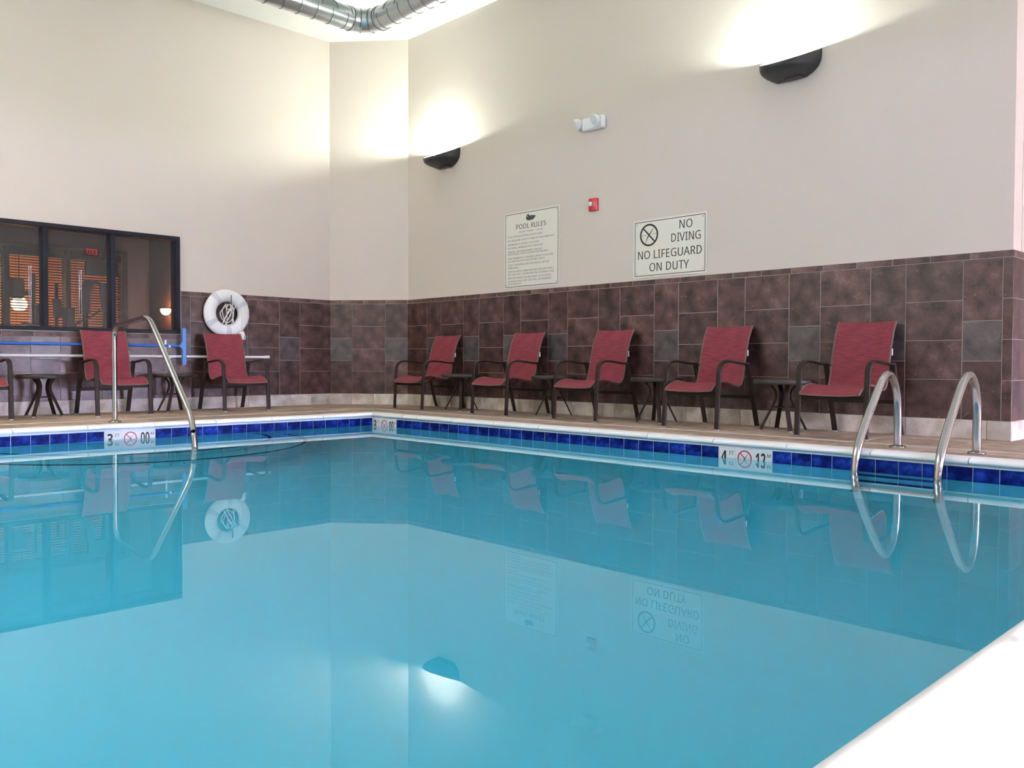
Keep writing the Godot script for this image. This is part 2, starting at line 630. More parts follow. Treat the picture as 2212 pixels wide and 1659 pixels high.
func build_room() -> void:
	# right wall: u = x
	var wr := structure("wall_right", "long beige wall on the right with brown stone tile wainscot", "wall", wall_frame(Vector3.ZERO, Vector3.RIGHT))
	add(wr, "plaster", MB.new().box(Vector3((Q2 + R) / 2, HC / 2, -0.1), Vector3(R - Q2, HC + 0.2, 0.2)), M.paint)
	add(wr, "grout_bed", MB.new().box(Vector3((Q2 + R) / 2, 0.723, 0.003), Vector3(R - Q2, 1.446, 0.006)), M.grout)
	var cols := [0.837, 1.258, 1.555, 2.003, 2.300, 2.748, 3.045, 3.494, 3.795, 4.246, 4.544, 4.991, 5.291, 5.741, 6.037, 6.482, 6.778, 7.219, 7.507, 7.94, 8.221]
	for i in cols.size() - 1:
		tile_column(wr, cols[i], cols[i + 1], i % 2 == 1)
	for i in 4:
		put_tile(wr, "wall_tile", 8.221, R + 0.009, ROWS[i], ROWS[i + 1], M.brown)
	row_tiles(wr, "trim_tile", Q2, R + 0.009, 0.829, 0.2985, 1.394, 1.446, M.trim)
	row_tiles(wr, "base_tile", Q2, R + 0.012, 0.83, 0.304, 0.0, 0.15, M.beige, 0.012)

	# corner wall, set across the room corner
	var cl := Vector3(Q2, 0, -Q1).length()
	var wc := structure("wall_corner", "short beige wall set diagonally across the room corner, tiled below", "wall", wall_frame(Vector3(0, 0, Q1), Vector3(Q2, 0, -Q1).normalized()))
	add(wc, "plaster", MB.new().box(Vector3(cl / 2, HC / 2, -0.1), Vector3(cl + 0.1, HC + 0.2, 0.2)), M.paint)
	add(wc, "grout_bed", MB.new().box(Vector3(cl / 2, 0.723, 0.003), Vector3(cl, 1.446, 0.006)), M.grout)
	tile_column(wc, 0.002, 0.315, true)
	tile_column(wc, 0.315, 0.780, false)
	tile_column(wc, 0.780, cl - 0.002, true)
	row_tiles(wc, "trim_tile", 0.002, cl - 0.002, 0.165, 0.31, 1.394, 1.446, M.trim)
	row_tiles(wc, "base_tile", 0.002, cl - 0.002, 0.0, 0.308, 0.0, 0.15, M.beige, 0.012)

	# left wall: u = -z, with the opening of the exercise room window
	var wl := structure("wall_left", "tall beige left wall with brown tile wainscot and dark framed window", "wall", wall_frame(Vector3.ZERO, Vector3(0, 0, -1)))
	var p := MB.new()
	var z0 := 2.835
	var z1 := 6.48
	var yb := 0.925
	var yt := 2.098
	p.box(Vector3(-(Q1 + z0) / 2, HC / 2, -0.1), Vector3(z0 - Q1, HC + 0.2, 0.2))
	p.box(Vector3(-(z1 + ZB) / 2, HC / 2, -0.1), Vector3(ZB - z1, HC + 0.2, 0.2))
	p.box(Vector3(-(z0 + z1) / 2, (yb - 0.1) / 2, -0.1), Vector3(z1 - z0, yb + 0.1, 0.2))
	p.box(Vector3(-(z0 + z1) / 2, (yt + HC + 0.1) / 2, -0.1), Vector3(z1 - z0, HC + 0.1 - yt, 0.2))
	add(wl, "plaster", p, M.paint)
	var gb := MB.new()
	gb.box(Vector3(-(Q1 + z0) / 2, 0.723, 0.003), Vector3(z0 - Q1, 1.446, 0.006))
	gb.box(Vector3(-(z0 + z1) / 2, 0.46, 0.003), Vector3(z1 - z0, 0.92, 0.006))
	gb.box(Vector3(-(z1 + ZB) / 2, 0.723, 0.003), Vector3(ZB - z1, 1.446, 0.006))
	add(wl, "grout_bed", gb, M.grout)
	var zc := [0.7177, 1.192, 1.501, 1.947, 2.252, 2.702, 3.005, 3.445, 3.742, 4.178, 4.474, 4.92, 5.22, 5.67, 5.97, 6.42]
	for i in zc.size() - 1:
		tile_column(wl, -zc[i + 1], -zc[i], i % 2 == 1, [-2.818, 0.857])
	row_tiles(wl, "trim_tile", -2.818, -Q1, -Q1, 0.31, 1.394, 1.446, M.trim)
	row_tiles(wl, "trim_tile", -6.42, -2.818, -Q1, 0.31, 0.857, 0.912, M.trim)
	row_tiles(wl, "base_tile", -6.42, -Q1, -Q1, 0.306, 0.0, 0.15, M.beige, 0.012)

	# the wall that turns the outside corner at the right end
	var wt := structure("wall_return", "side of the right wall turning away at the photo's right edge, tiled below", "wall", wall_frame(Vector3(R, 0, 0), Vector3(0, 0, -1)))
	add(wt, "plaster", MB.new().box(Vector3(1.41, HC / 2, -0.1), Vector3(2.4, HC + 0.2, 0.2)), M.paint)
	add(wt, "grout_bed", MB.new().box(Vector3(1.31, 0.723, 0.003), Vector3(2.6, 1.446, 0.006)), M.grout)
	var rc := [0.0, 0.298, 0.743, 1.040, 1.486, 1.784, 2.23, 2.6]
	for i in rc.size() - 1:
		tile_column(wt, rc[i], rc[i + 1], i % 2 == 1)
	row_tiles(wt, "trim_tile", 0.0, 2.6, 0.0, 0.3, 1.394, 1.446, M.trim)
	row_tiles(wt, "base_tile", 0.0, 2.6, 0.155, 0.304, 0.0, 0.15, M.beige, 0.012)

	# walls out of view that close the room
	var wf := structure("wall_recess", "plain beige wall at the back of the recess beyond the right wall", "wall")
	add(wf, "plaster", MB.new().box(Vector3((R + XW) / 2, HC / 2, -2.7), Vector3(XW - R + 0.4, HC + 0.2, 0.2)), M.paint)
	var wb := structure("wall_behind", "plain beige wall behind the camera, out of the photo", "wall")
	add(wb, "plaster", MB.new().box(Vector3(XW / 2, HC / 2, ZB + 0.1), Vector3(XW + 0.4, HC + 0.2, 0.2)), M.paint)
	var ww := structure("wall_windows", "beige wall of tall daylight windows right of the camera, out of the photo", "wall")
	var holes := [[-2.45, 0.85, 0.10, 1.42], [4.2, 7.4, 2.85, 3.505]]
	var wm := MB.new()
	var zz := -2.8
	for h in holes:
		var wy0: float = h[2]
		var wy1: float = h[3]
		wm.box(Vector3(XW + 0.1, HC / 2, (zz + h[0]) / 2), Vector3(0.2, HC + 0.2, h[0] - zz))
		wm.box(Vector3(XW + 0.1, (wy0 - 0.1) / 2, (h[0] + h[1]) / 2), Vector3(0.2, wy0 + 0.1, h[1] - h[0]))
		wm.box(Vector3(XW + 0.1, (wy1 + HC + 0.1) / 2, (h[0] + h[1]) / 2), Vector3(0.2, HC + 0.1 - wy1, h[1] - h[0]))
		zz = h[1]
	wm.box(Vector3(XW + 0.1, HC / 2, (zz + ZB + 0.2) / 2), Vector3(0.2, HC + 0.2, ZB + 0.2 - zz))
	add(ww, "plaster", wm, M.paint)
	var wn := 2
	for h in holes:
		var w := structure("window_%d" % wn, ["long low daylight window facing the left wall, right of the photo", "high clerestory window that lets sun onto the near coping, outside the photo"][wn - 2], "window")
		wn += 1
		var wy0: float = h[2]
		var wy1: float = h[3]
		var zc2: float = (h[0] + h[1]) / 2
		var zl: float = h[1] - h[0]
		var fm := MB.new()
		for y in [wy0 + 0.03, wy1 - 0.03]:
			fm.box(Vector3(XW + 0.1, y, zc2), Vector3(0.08, 0.06, zl), 0.003)
		for z in [h[0] + 0.03, h[1] - 0.03]:
			fm.box(Vector3(XW + 0.1, (wy0 + wy1) / 2, z), Vector3(0.08, wy1 - wy0, 0.06), 0.003)
		add(w, "frame", fm, M.frame)
		var k := int(round(zl / 1.2))
		for i in range(1, k):
			add(w, "mullion", MB.new().box(Vector3(XW + 0.1, (wy0 + wy1) / 2, h[0] + zl * i / k), Vector3(0.07, wy1 - wy0 - 0.1, 0.05), 0.003), M.frame)
		for i in k:
			add(w, "pane", MB.new().box(Vector3(XW + 0.1, (wy0 + wy1) / 2, h[0] + zl * (i + 0.5) / k), Vector3(0.006, wy1 - wy0 - 0.1, zl / k - 0.05)), M.glass)

	var ce := structure("ceiling", "flat white ceiling brightly lit above the wall lamps", "ceiling")
	add(ce, "ceiling_slab", MB.new().box(Vector3(XW / 2, HC + 0.1, (ZB - 2.8) / 2), Vector3(XW + 0.4, 0.2, ZB + 3.2)), M.ceil)

	# exercise room window in the left wall
	var wi := structure("window_1", "wide dark framed interior window in the left wall, with three panes in view", "window")
	var xm := -0.055
	for y in [[0.925, 0.968], [2.05, 2.098]]:
		add(wi, "frame_rail", MB.new().box(Vector3(xm, (y[0] + y[1]) / 2, (z0 + z1) / 2), Vector3(0.17, y[1] - y[0], z1 - z0), 0.004), M.frame)
	add(wi, "frame_stile", MB.new().box(Vector3(xm, 1.51, z0 + 0.024), Vector3(0.17, 1.09, 0.048), 0.004), M.frame)
	add(wi, "frame_stile", MB.new().box(Vector3(xm, 1.51, z1 - 0.024), Vector3(0.17, 1.09, 0.048), 0.004), M.frame)
	var mz := [3.61, 4.32, 5.04, 5.76]
	for z in mz:
		add(wi, "mullion", MB.new().box(Vector3(xm, 1.51, z), Vector3(0.15, 1.09, 0.052), 0.004), M.frame)
	var edges := [z0 + 0.03, 3.61, 4.32, 5.04, 5.76, z1 - 0.03]
	for i in 5:
		add(wi, "pane", MB.new().box(Vector3(-0.06, 1.51, (edges[i] + edges[i + 1]) / 2), Vector3(0.006, 1.09, edges[i + 1] - edges[i] - 0.03)), M.glass)


# ---------------------------------------------------------------- pool
func no_diving(parent: Node3D, at: Vector3, r: float, ring_mat: Material, fig: Material, third := true) -> void:
	var xf := xf_at(at)
	add(parent, "symbol_ring", annulus(r * 0.84, r, 0.0012), ring_mat, xf)
	add(parent, "symbol_bar", strip(Vector2(-0.64, 0.64) * r, Vector2(0.64, -0.64) * r, r * 0.13, 0.0014), ring_mat, xf)
	var d := MB.new()
	var pts := [Vector2(0.52, 0.72), Vector2(0.42, 0.45), Vector2(0.18, 0.22), Vector2(0.02, 0.02), Vector2(-0.14, -0.2), Vector2(-0.30, -0.48), Vector2(-0.42, -0.74)]
	var ws := [0.03, 0.05, 0.08, 0.12, 0.10, 0.05, 0.03]
	for i in pts.size() - 1:
		var s: Vector2 = (pts[i + 1] - pts[i]).orthogonal().normalized() * r
		d.prism([pts[i] * r - s * ws[i] * 0.5, pts[i + 1] * r - s * ws[i + 1] * 0.5, pts[i + 1] * r + s * ws[i + 1] * 0.5, pts[i] * r + s * ws[i] * 0.5], 0.0009)
	add(parent, "symbol_diver", d, fig, xf)
	add(parent, "symbol_water_line", MB.new().prism([Vector2(-0.80, -0.03) * r, Vector2(-0.2, 0.0) * r, Vector2(-0.2, 0.02) * r, Vector2(-0.80, 0.0) * r], 0.0008), fig, xf)
	add(parent, "symbol_water_line", MB.new().prism([Vector2(0.2, 0.04) * r, Vector2(0.80, 0.08) * r, Vector2(0.80, 0.11) * r, Vector2(0.2, 0.06) * r], 0.0008), fig, xf)

func depth_marker(band: Node3D, u0: float, u1: float, feet: String, metres: String) -> void:
	var w := (u1 - u0) / 3.0
	var yc := -0.1015
	for i in 3:
		var o := add(band, "depth_marker", tile_mesh(snappedf(w - 0.003, 0.001), 0.144, 0.007), M.white_tile, xf_at(Vector3(u0 + w * (i + 0.5), yc, 0)))
		if i == 0:
			words(o, feet, Vector3(-0.026, 0.002, 0.0068), 0.092, 0.050, M.ink, 0, true)
			words(o, "FT", Vector3(0.038, 0.032, 0.0068), 0.030, 0.036, M.ink)
		elif i == 1:
			no_diving(o, Vector3(0, 0.002, 0.0068), 0.057, M.red_ink, M.ink_soft)
		else:
			words(o, metres, Vector3(-0.018, 0.002, 0.0068), 0.092, 0.078, M.ink, 0, true)
			words(o, "M", Vector3(0.047, 0.034, 0.0068), 0.024, 0.026, M.ink)

func blue_row(band: Node3D, u0: float, u1: float, n: int) -> void:
	var w := (u1 - u0) / n
	for i in n:
		add(band, "waterline_tile", tile_mesh(snappedf(w - 0.003, 0.001), 0.144, 0.007), M.blue[rng.randi() % 8], xf_at(Vector3(u0 + w * (i + 0.5), -0.1015, 0)))

func build_pool() -> void:
	var bot := -1.25
	var xf_r := wall_frame(Vector3(0, 0, DZ), Vector3.RIGHT)          # faces +z
	var xf_l := wall_frame(Vector3(DX, 0, 0), Vector3(0, 0, -1))      # faces +x
	var pr := structure("pool_wall_right", "right side of the pool with dark blue waterline tiles and depth markers", "pool wall", xf_r)
	add(pr, "basin_wall", MB.new().box(Vector3((DX + NX) / 2, (bot - 0.012) / 2, -0.1), Vector3(NX - DX + 0.4, -bot - 0.012, 0.2)), M.plaster)
	add(pr, "grout_band", MB.new().box(Vector3((DX + NX) / 2, -0.1, 0.002), Vector3(NX - DX, 0.164, 0.004)), M.pool_grout)
	depth_marker(pr, 2.438, 2.873, "3", "00")
	put_blue(pr, 2.873, 2.999)
	blue_row(pr, 2.999, 6.832, 26)
	depth_marker(pr, 6.832, 7.264, "4", "12")
	blue_row(pr, 7.264, 9.712, 17)
	var pl := structure("pool_wall_left", "left side of the pool with bright blue waterline tiles and depth marker", "pool wall", xf_l)
	add(pl, "basin_wall", MB.new().box(Vector3(-(DZ + FZ) / 2, (bot - 0.012) / 2, -0.1), Vector3(FZ - DZ, -bot - 0.012, 0.2)), M.plaster)
	add(pl, "grout_band", MB.new().box(Vector3(-(DZ + FZ) / 2, -0.1, 0.002), Vector3(FZ - DZ, 0.164, 0.004)), M.pool_grout)
	blue_row(pl, -4.095, -1.712, 16)
	depth_marker(pl, -4.538, -4.095, "3", "00")
	blue_row(pl, -9.19, -4.538, 32)
	var pn := structure("pool_wall_near", "near side of the pool, hidden below the white coping in the foreground", "pool wall")
	add(pn, "basin_wall", MB.new().box(Vector3(NX + 0.1, (bot - 0.012) / 2, (DZ + FZ) / 2), Vector3(0.2, -bot - 0.012, FZ - DZ + 0.4)), M.plaster)
	var pf := structure("pool_wall_far", "end of the pool out of the photo on the left", "pool wall")
	add(pf, "basin_wall", MB.new().box(Vector3((DX + NX) / 2, (bot - 0.012) / 2, FZ + 0.1), Vector3(NX - DX + 0.4, -bot - 0.012, 0.2)), M.plaster)
	var fl := structure("pool_floor", "pale plaster pool bottom under turquoise water", "pool floor")
	add(fl, "basin_floor", MB.new().box(Vector3((DX + NX) / 2, bot - 0.1, (DZ + FZ) / 2), Vector3(NX - DX + 0.4, 0.2, FZ - DZ + 0.4)), M.plaster)

	# rounded entry steps under water, with dark tile edges
	var st := structure("pool_steps", "rounded underwater entry steps with dark tiled edges below the handrail", "steps")
	var cz := 4.30
	var rad := [1.20, 1.52]
	var tops := [-0.30, -0.56]
	for i in 2:
		var pts := []
		for k in 33:
			var a := -PI / 2 + PI * k / 32
			pts.append(Vector2(DX + cos(a) * rad[i], -(cz + sin(a) * rad[i])))
		var down := Transform3D(Basis(Vector3.RIGHT, Vector3(0, 0, -1), Vector3.UP), Vector3(0, tops[i] - (0.23 if i == 0 else 0.75), 0))
		add(st, "step", MB.new().prism(pts, 0.23 if i == 0 else 0.75, down), M.plaster)
		var nose := []
		for k in 49:
			var a := -PI / 2 + PI * (k + 0.001) / 48.002
			nose.append(Vector3(DX + cos(a) * rad[i], tops[i] - 0.018, cz + sin(a) * rad[i]))
		add(st, "step_nosing", MB.new().sweep(nose, [Vector2(-0.025, -0.006), Vector2(0.005, -0.006), Vector2(0.005, 0.0205), Vector2(-0.025, 0.0205)], Vector3.UP, false), M.navy)

	var pg := thing("pool_light", "round underwater lamp in the pool end wall, out of the photo on the left", "lamp", Vector3(6.5, -0.65, FZ - 0.002), PI)
	add(pg, "rim", MB.new().lathe([Vector2(0.14, 0.0), Vector2(0.14, 0.02), Vector2(0.11, 0.03), Vector2(0.11, 0.0)], 32, Transform3D(Basis(Vector3.RIGHT, PI / 2), Vector3.ZERO)), M.steel)
	add(pg, "lens", MB.new().lathe([Vector2(0.11, 0.0), Vector2(0.11, 0.02), Vector2(0.07, 0.032), Vector2(0.0, 0.036)], 32, Transform3D(Basis(Vector3.RIGHT, PI / 2), Vector3.ZERO)), glow(Color(0.92, 0.98, 1.0), 1.0))
	lamp(pg, Vector3(0, 0, 0.12), Color(0.95, 0.98, 1.0), 0.5, 0.09)

	var wm := MB.new()
	wm.quad(Vector3(DX - 0.01, WL, FZ + 0.01), Vector3(NX + 0.01, WL, FZ + 0.01), Vector3(NX + 0.01, WL, DZ - 0.01), Vector3(DX - 0.01, WL, DZ - 0.01))
	var wo := add(self, "pool_water", wm, M.water)
	wo.set_meta("label", "still turquoise swimming pool water mirroring the walls, filling the foreground")
	wo.set_meta("category", "water")

	# white coping stones round the edge, each a piece of its own
	var co := structure("pool_coping", "rounded white coping stones along the far edges of the pool", "coping")
	coping_run(co, xf_r, [3.015, 3.254, 3.823, 4.421, 5.012, 5.607, 6.2, 6.798, 7.382, 7.96, 8.542, 9.13], DX, NX, true)
	coping_run(co, Transform3D(Basis(Vector3(0, 0, 1), Vector3.UP, Vector3(1, 0, 0)), Vector3(DX, 0, 0)), [2.35, 2.94, 3.527, 4.111, 4.681, 5.257, 5.84, 6.42, 7.0, 7.58, 8.16], DZ, FZ, true)
	var cn := structure("coping_near", "blindingly bright white pool edge slanting across the lower right corner", "coping")
	coping_run(cn, Transform3D(Basis(Vector3(0, 0, 1), Vector3.UP, Vector3(-1, 0, 0)), Vector3(NX, 0, 0)), [2.4, 3.0, 3.6, 4.2, 4.85, 6.12, 6.75, 7.35, 7.95, 8.55], DZ, FZ, true)

func put_blue(band: Node3D, u0: float, u1: float) -> void:
	add(band, "waterline_tile", tile_mesh(snappedf(u1 - u0 - 0.003, 0.001), 0.144, 0.007), M.blue[0], xf_at(Vector3((u0 + u1) / 2, -0.1015, 0)))

# frame: local x along the edge, z out over the water
func coping_run(parent: Node3D, xf: Transform3D, joints: Array, a: float, b: float, mitre: bool) -> void:
	var prof := [Vector2(-0.33, -0.014), Vector2(0.006, -0.014), Vector2(0.022, -0.011), Vector2(0.031, -0.003), Vector2(0.033, 0.006), Vector2(0.029, 0.016), Vector2(0.018, 0.024), Vector2(0.0, 0.029), Vector2(-0.04, 0.031), Vector2(-0.10, 0.029), Vector2(-0.17, 0.021), Vector2(-0.25, 0.009), Vector2(-0.31, 0.002), Vector2(-0.33, 0.0)]
	var cuts := [a] + joints + [b]
	for i in cuts.size() - 1:
		var m := MB.new()
		var s0: float = cuts[i] + (0.0 if i == 0 else 0.0035)
		var s1: float = cuts[i + 1] - (0.0 if i == cuts.size() - 2 else 0.0035)
		var A := []
		var B := []
		for q in prof:
			A.append(Vector3(s0 + (q.x if i == 0 and mitre else 0.0), q.y, q.x))
			B.append(Vector3(s1 - (q.x if i == cuts.size() - 2 and mitre else 0.0), q.y, q.x))
		var k := prof.size()
		var flip: bool = xf.basis.determinant() < 0
		for j in k:
			var j2 := (j + 1) % k
			var e: Vector2 = prof[j2] - prof[j]
			var out := Vector3(0, -e.x, e.y)
			var p1: Vector2 = prof[(j + k - 1) % k]
			var p2: Vector2 = prof[(j2 + 1) % k]
			var ea: Vector2 = (prof[j] - p1).normalized() + e.normalized()
			var eb: Vector2 = (p2 - prof[j2]).normalized() + e.normalized()
			if j == 0 or j >= k - 2:
				ea = e
				eb = e
			var na := Vector3(0, -ea.x, ea.y).normalized()
			var nb := Vector3(0, -eb.x, eb.y).normalized()
			var W := [xf * A[j], xf * B[j], xf * B[j2], xf * A[j2]]
			var NA := xf.basis * na
			var NB := xf.basis * nb
			var fn: Vector3 = (W[1] - W[0]).cross(W[2] - W[0])
			if fn.dot(xf.basis * out) < 0:
				m.tri(W[0], W[2], W[1], NA, NB, NA)
				m.tri(W[0], W[3], W[2], NA, NB, NB)
			else:
				m.tri(W[0], W[1], W[2], NA, NA, NB)
				m.tri(W[0], W[2], W[3], NA, NB, NB)
		var idx := Geometry2D.triangulate_polygon(PackedVector2Array(prof))
		for e2 in [[A, -1.0], [B, 1.0]]:
			for q in range(0, idx.size(), 3):
				var a1: Vector3 = xf * e2[0][idx[q]]
				var b1: Vector3 = xf * e2[0][idx[q + 1]]
				var c1: Vector3 = xf * e2[0][idx[q + 2]]
				var nn := (b1 - a1).cross(c1 - a1).normalized()
				if nn.dot(xf.basis * Vector3(e2[1], 0, 0)) < 0:
					m.tri(a1, c1, b1, -nn, -nn, -nn)
				else:
					m.tri(a1, b1, c1, nn, nn, nn)
		add(parent, "coping_stone", m, M.coping)


# ---------------------------------------------------------------- deck
func build_deck() -> void:
	var fl := structure("floor", "beige tiled pool deck between the pool and the walls", "floor")
	var m := MB.new()
	var y := -0.1625
	var h := 0.32
	m.box(Vector3((DX - 0.2) / 2 - 0.1, y, (ZB - 0.2) / 2), Vector3(DX, h, ZB + 0.4))
	m.box(Vector3((DX - 0.2 + NX + 0.2) / 2, y, (DZ - 0.2 - 2.8) / 2), Vector3(NX + 0.4 - DX, h, DZ - 0.2 + 2.8))
	m.box(Vector3((NX + 0.2 + XW + 0.2) / 2, y, (ZB - 2.6) / 2), Vector3(XW - NX, h, ZB + 3.0))
	m.box(Vector3((DX - 0.2 + NX + 0.2) / 2, y, (FZ + 0.2 + ZB + 0.2) / 2), Vector3(NX + 0.4 - DX, h, ZB - FZ))
	add(fl, "deck_slab", m, M.grout_light)
	var flat := Basis(Vector3.RIGHT, Vector3(0, 0, -1), Vector3.UP)
	var put := func(x0: float, x1: float, z0: float, z1: float) -> void:
		var w := snappedf(x1 - x0 - 0.008, 0.001)
		var d := snappedf(z1 - z0 - 0.008, 0.001)
		if w > 0.03 and d > 0.03:
			add(fl, "deck_tile", tile_mesh(w, d, 0.010), M.deck[rng.randi() % 8], Transform3D(flat, Vector3((x0 + x1) / 2, -0.010, (z0 + z1) / 2)))
	var zs := [0.0, 0.31, 0.615, 0.92, 1.165, 1.373]
	for i in zs.size() - 1:
		var x := 1.39
		while x < 11.2:
			var z0: float = zs[i]
			put.call(x, x + 0.61, z0, zs[i + 1])
			x += 0.61
	var xs := [0.0, 0.46, 0.92, 1.385, 1.75, 2.096]
	for i in xs.size() - 1:
		var z := 1.373
		while z < 6.2:
			put.call(xs[i], xs[i + 1], z, minf(z + 0.61, 6.2))
			z += 0.61
	for i in 3:
		for k in 3:
			if i + k > 0:
				put.call(0.46 * i, minf(0.46 * (i + 1), 1.39), 0.46 * k, minf(0.46 * (k + 1), 1.373))
	var ej := mat(Color8(206, 200, 198), 0.7)
	add(fl, "expansion_joint", MB.new().box(Vector3(6.3, 0.0, 0.92), Vector3(9.8, 0.006, 0.034), 0.002), ej)
	add(fl, "expansion_joint", MB.new().box(Vector3(1.385, 0.0, 3.60), Vector3(0.034, 0.006, 5.3), 0.002), ej)
	var z2 := 0.0
	while z2 > -2.4:
		var x2 := R + 0.01
		while x2 < 11.2:
			put.call(x2, x2 + 0.61, z2 - 0.61, z2)
			x2 += 0.61
		z2 -= 0.61


# ---------------------------------------------------------------- exercise room behind the window
func lamp(o: Node3D, at: Vector3, c: Color, e: float, size: float) -> void:
	var l := OmniLight3D.new()
	l.name = "light"
	l.position = at
	l.light_color = c
	l.light_energy = e
	l.light_size = size
	l.omni_range = 25.0
	l.omni_attenuation = 2.0
	l.shadow_enabled = true
	o.add_child(l)

func build_gym() -> void:
	var xb := -3.6
	var g := structure("wall_exercise_room", "dim brown grey walls of the exercise room behind the window", "wall")
	var m := MB.new()
	var hz := 2.17
	var hz1 := 6.3
	m.box(Vector3(xb - 0.1, 1.35, (1.40 + hz) / 2), Vector3(0.2, 3.1, hz - 1.40))
	m.box(Vector3(xb - 0.1, 1.35, (hz1 + 8.0) / 2), Vector3(0.2, 3.1, 8.0 - hz1))
	m.box(Vector3(xb - 0.1, 0.375, (hz + hz1) / 2), Vector3(0.2, 1.15, hz1 - hz))
	m.box(Vector3(xb - 0.1, 2.59, (hz + hz1) / 2), Vector3(0.2, 0.62, hz1 - hz))
	m.box(Vector3(xb / 2 - 0.1, 1.35, 1.50), Vector3(-xb - 0.2, 3.1, 0.2))
	m.box(Vector3(xb / 2 - 0.1, 1.35, 8.0), Vector3(-xb + 0.2, 3.1, 0.2))
	add(g, "plaster", m, M.gym_wall)
	# a pier in the right back corner that carries the bowl lamp
	add(g, "pier", MB.new().box(Vector3(xb + 0.55, 1.35, 1.69), Vector3(1.1, 3.1, 0.22), 0.004), M.gym_wall)
	var gf := structure("floor_exercise_room", "dark carpet of the exercise room, hidden below the window", "floor")
	add(gf, "carpet", MB.new().box(Vector3(-3.15, -0.11, 4.7), Vector3(6.1, 0.2, 6.8)), M.carpet)
	var gc := structure("ceiling_exercise_room", "ceiling of the exercise room, above the window head", "ceiling")
	add(gc, "ceiling_slab", MB.new().box(Vector3(-3.15, 2.98, 4.7), Vector3(6.1, 0.2, 6.8)), M.gym_wall)
	var gk := structure("wall_corridor", "warm lit corridor wall seen in stripes through the window blinds", "wall")
	var k := MB.new()
	k.box(Vector3(-6.1, 1.35, 4.7), Vector3(0.2, 3.1, 6.8))
	k.box(Vector3(-4.9, 1.35, 1.3), Vector3(2.2, 3.1, 0.2))
	k.box(Vector3(-4.9, 1.35, 8.1), Vector3(2.2, 3.1, 0.2))
	add(gk, "plaster", k, M.corridor)

	# window with blinds in the back wall
	var w := structure("window_4", "dark framed window with brown blinds at the back of the exercise room", "window")
	for y in [[2.235, 2.29], [0.94, 1.0]]:
		add(w, "frame_rail", MB.new().box(Vector3(xb, (y[0] + y[1]) / 2, (hz + hz1) / 2), Vector3(0.22, y[1] - y[0], hz1 - hz), 0.004), M.gym_dark)
	var mz := [hz + 0.04, 3.027, 3.84, 4.65, 5.46, hz1 - 0.04]
	for i in mz.size():
		add(w, "mullion", MB.new().box(Vector3(xb, 1.62, mz[i]), Vector3(0.20, 1.24, 0.08 if i in [0, 5] else 0.066), 0.004), M.gym_dark)
	for i in 5:
		var za: float = mz[i] + 0.036
		var zb: float = mz[i + 1] - 0.036
		add(w, "blind_headrail", MB.new().box(Vector3(xb + 0.02, 2.18, (za + zb) / 2), Vector3(0.07, 0.11, zb - za), 0.004), M.gym_dark)
		var sl := MB.new().box(Vector3.ZERO, Vector3(0.046, 0.0035, zb - za - 0.012)).mesh()
		for s in 29:
			add(w, "blind_slat", sl, M.blind, Transform3D(Basis(Vector3.BACK, deg_to_rad(18)), Vector3(xb + 0.02, 2.105 - 0.0395 * s, (za + zb) / 2)))
		var cords := MB.new()
		for f in [0.12, 0.88]:
			cords.tube([Vector3(xb + 0.045, 2.12, lerpf(za, zb, f)), Vector3(xb + 0.045, 0.98, lerpf(za, zb, f))], 0.0022, 6)
		add(w, "blind_cord", cords, M.blind)

	# lamps
	var b := thing("bowl_lamp", "small glowing half bowl wall lamp on the exercise room's right side", "lamp", Vector3(-2.75, 1.36, 1.80))
	var bowl := []
	for i in 9:
		var a := PI / 2 * i / 8
		bowl.append(Vector2(sin(a) * 0.078, -cos(a) * 0.085 + 0.02))
	bowl.append(Vector2(0.070, 0.033))
	bowl.append(Vector2(0.0, 0.033))
	add(b, "lamp_bowl", MB.new().lathe(bowl, 24, xf_at(Vector3(0, 0, 0.085))), glow(Color(1.0, 0.80, 0.52), 3.0))
	add(b, "wall_plate", MB.new().box(Vector3(0, 0, 0.008), Vector3(0.08, 0.12, 0.016), 0.004), M.gym_dark)
	lamp(b, Vector3(0, -0.01, 0.085), Color(1.0, 0.52, 0.22), 0.03, 0.04)
	var gl := thing("globe_lamp", "round white glowing globe lamp behind the blinds at the left pane", "lamp", Vector3(-5.0, 1.50, 3.31))
	var ball := []
	for i in 17:
		var a := PI * i / 16
		ball.append(Vector2(sin(a) * 0.115, -cos(a) * 0.115))
	add(gl, "globe", MB.new().lathe(ball, 28), glow(Color(1.0, 0.86, 0.62), 4.5))
	add(gl, "stem", MB.new().tube([Vector3(0, 0.11, 0), Vector3(0, 1.38, 0)], 0.008, 8), M.gym_dark)
	lamp(gl, Vector3.ZERO, Color(1.0, 0.62, 0.30), 0.20, 0.08)

	# machines, mostly silhouettes against the blinds
	var w1 := thing("weight_machine", "dark weight machine with long padded backrests, silhouetted in the middle pane", "exercise machine", Vector3(-2.2, -0.01, 3.11))
	add(w1, "base", MB.new().box(Vector3(0, 0.04, 0), Vector3(0.9, 0.08, 0.40), 0.01), M.gym_dark)
	add(w1, "backrest_pad", MB.new().sweep(smooth([Vector3(0, 1.26, 0.11), Vector3(0, 1.50, 0.10), Vector3(0, 1.70, 0.04)]), rr(0.045, 0.075, 0.04), Vector3.BACK), M.pad)
	add(w1, "chest_pad", MB.new().sweep(smooth([Vector3(0.1, 1.28, -0.13), Vector3(0.1, 1.5, -0.10), Vector3(0.1, 1.67, -0.10)]), rr(0.035, 0.045, 0.03), Vector3.BACK), M.pad)
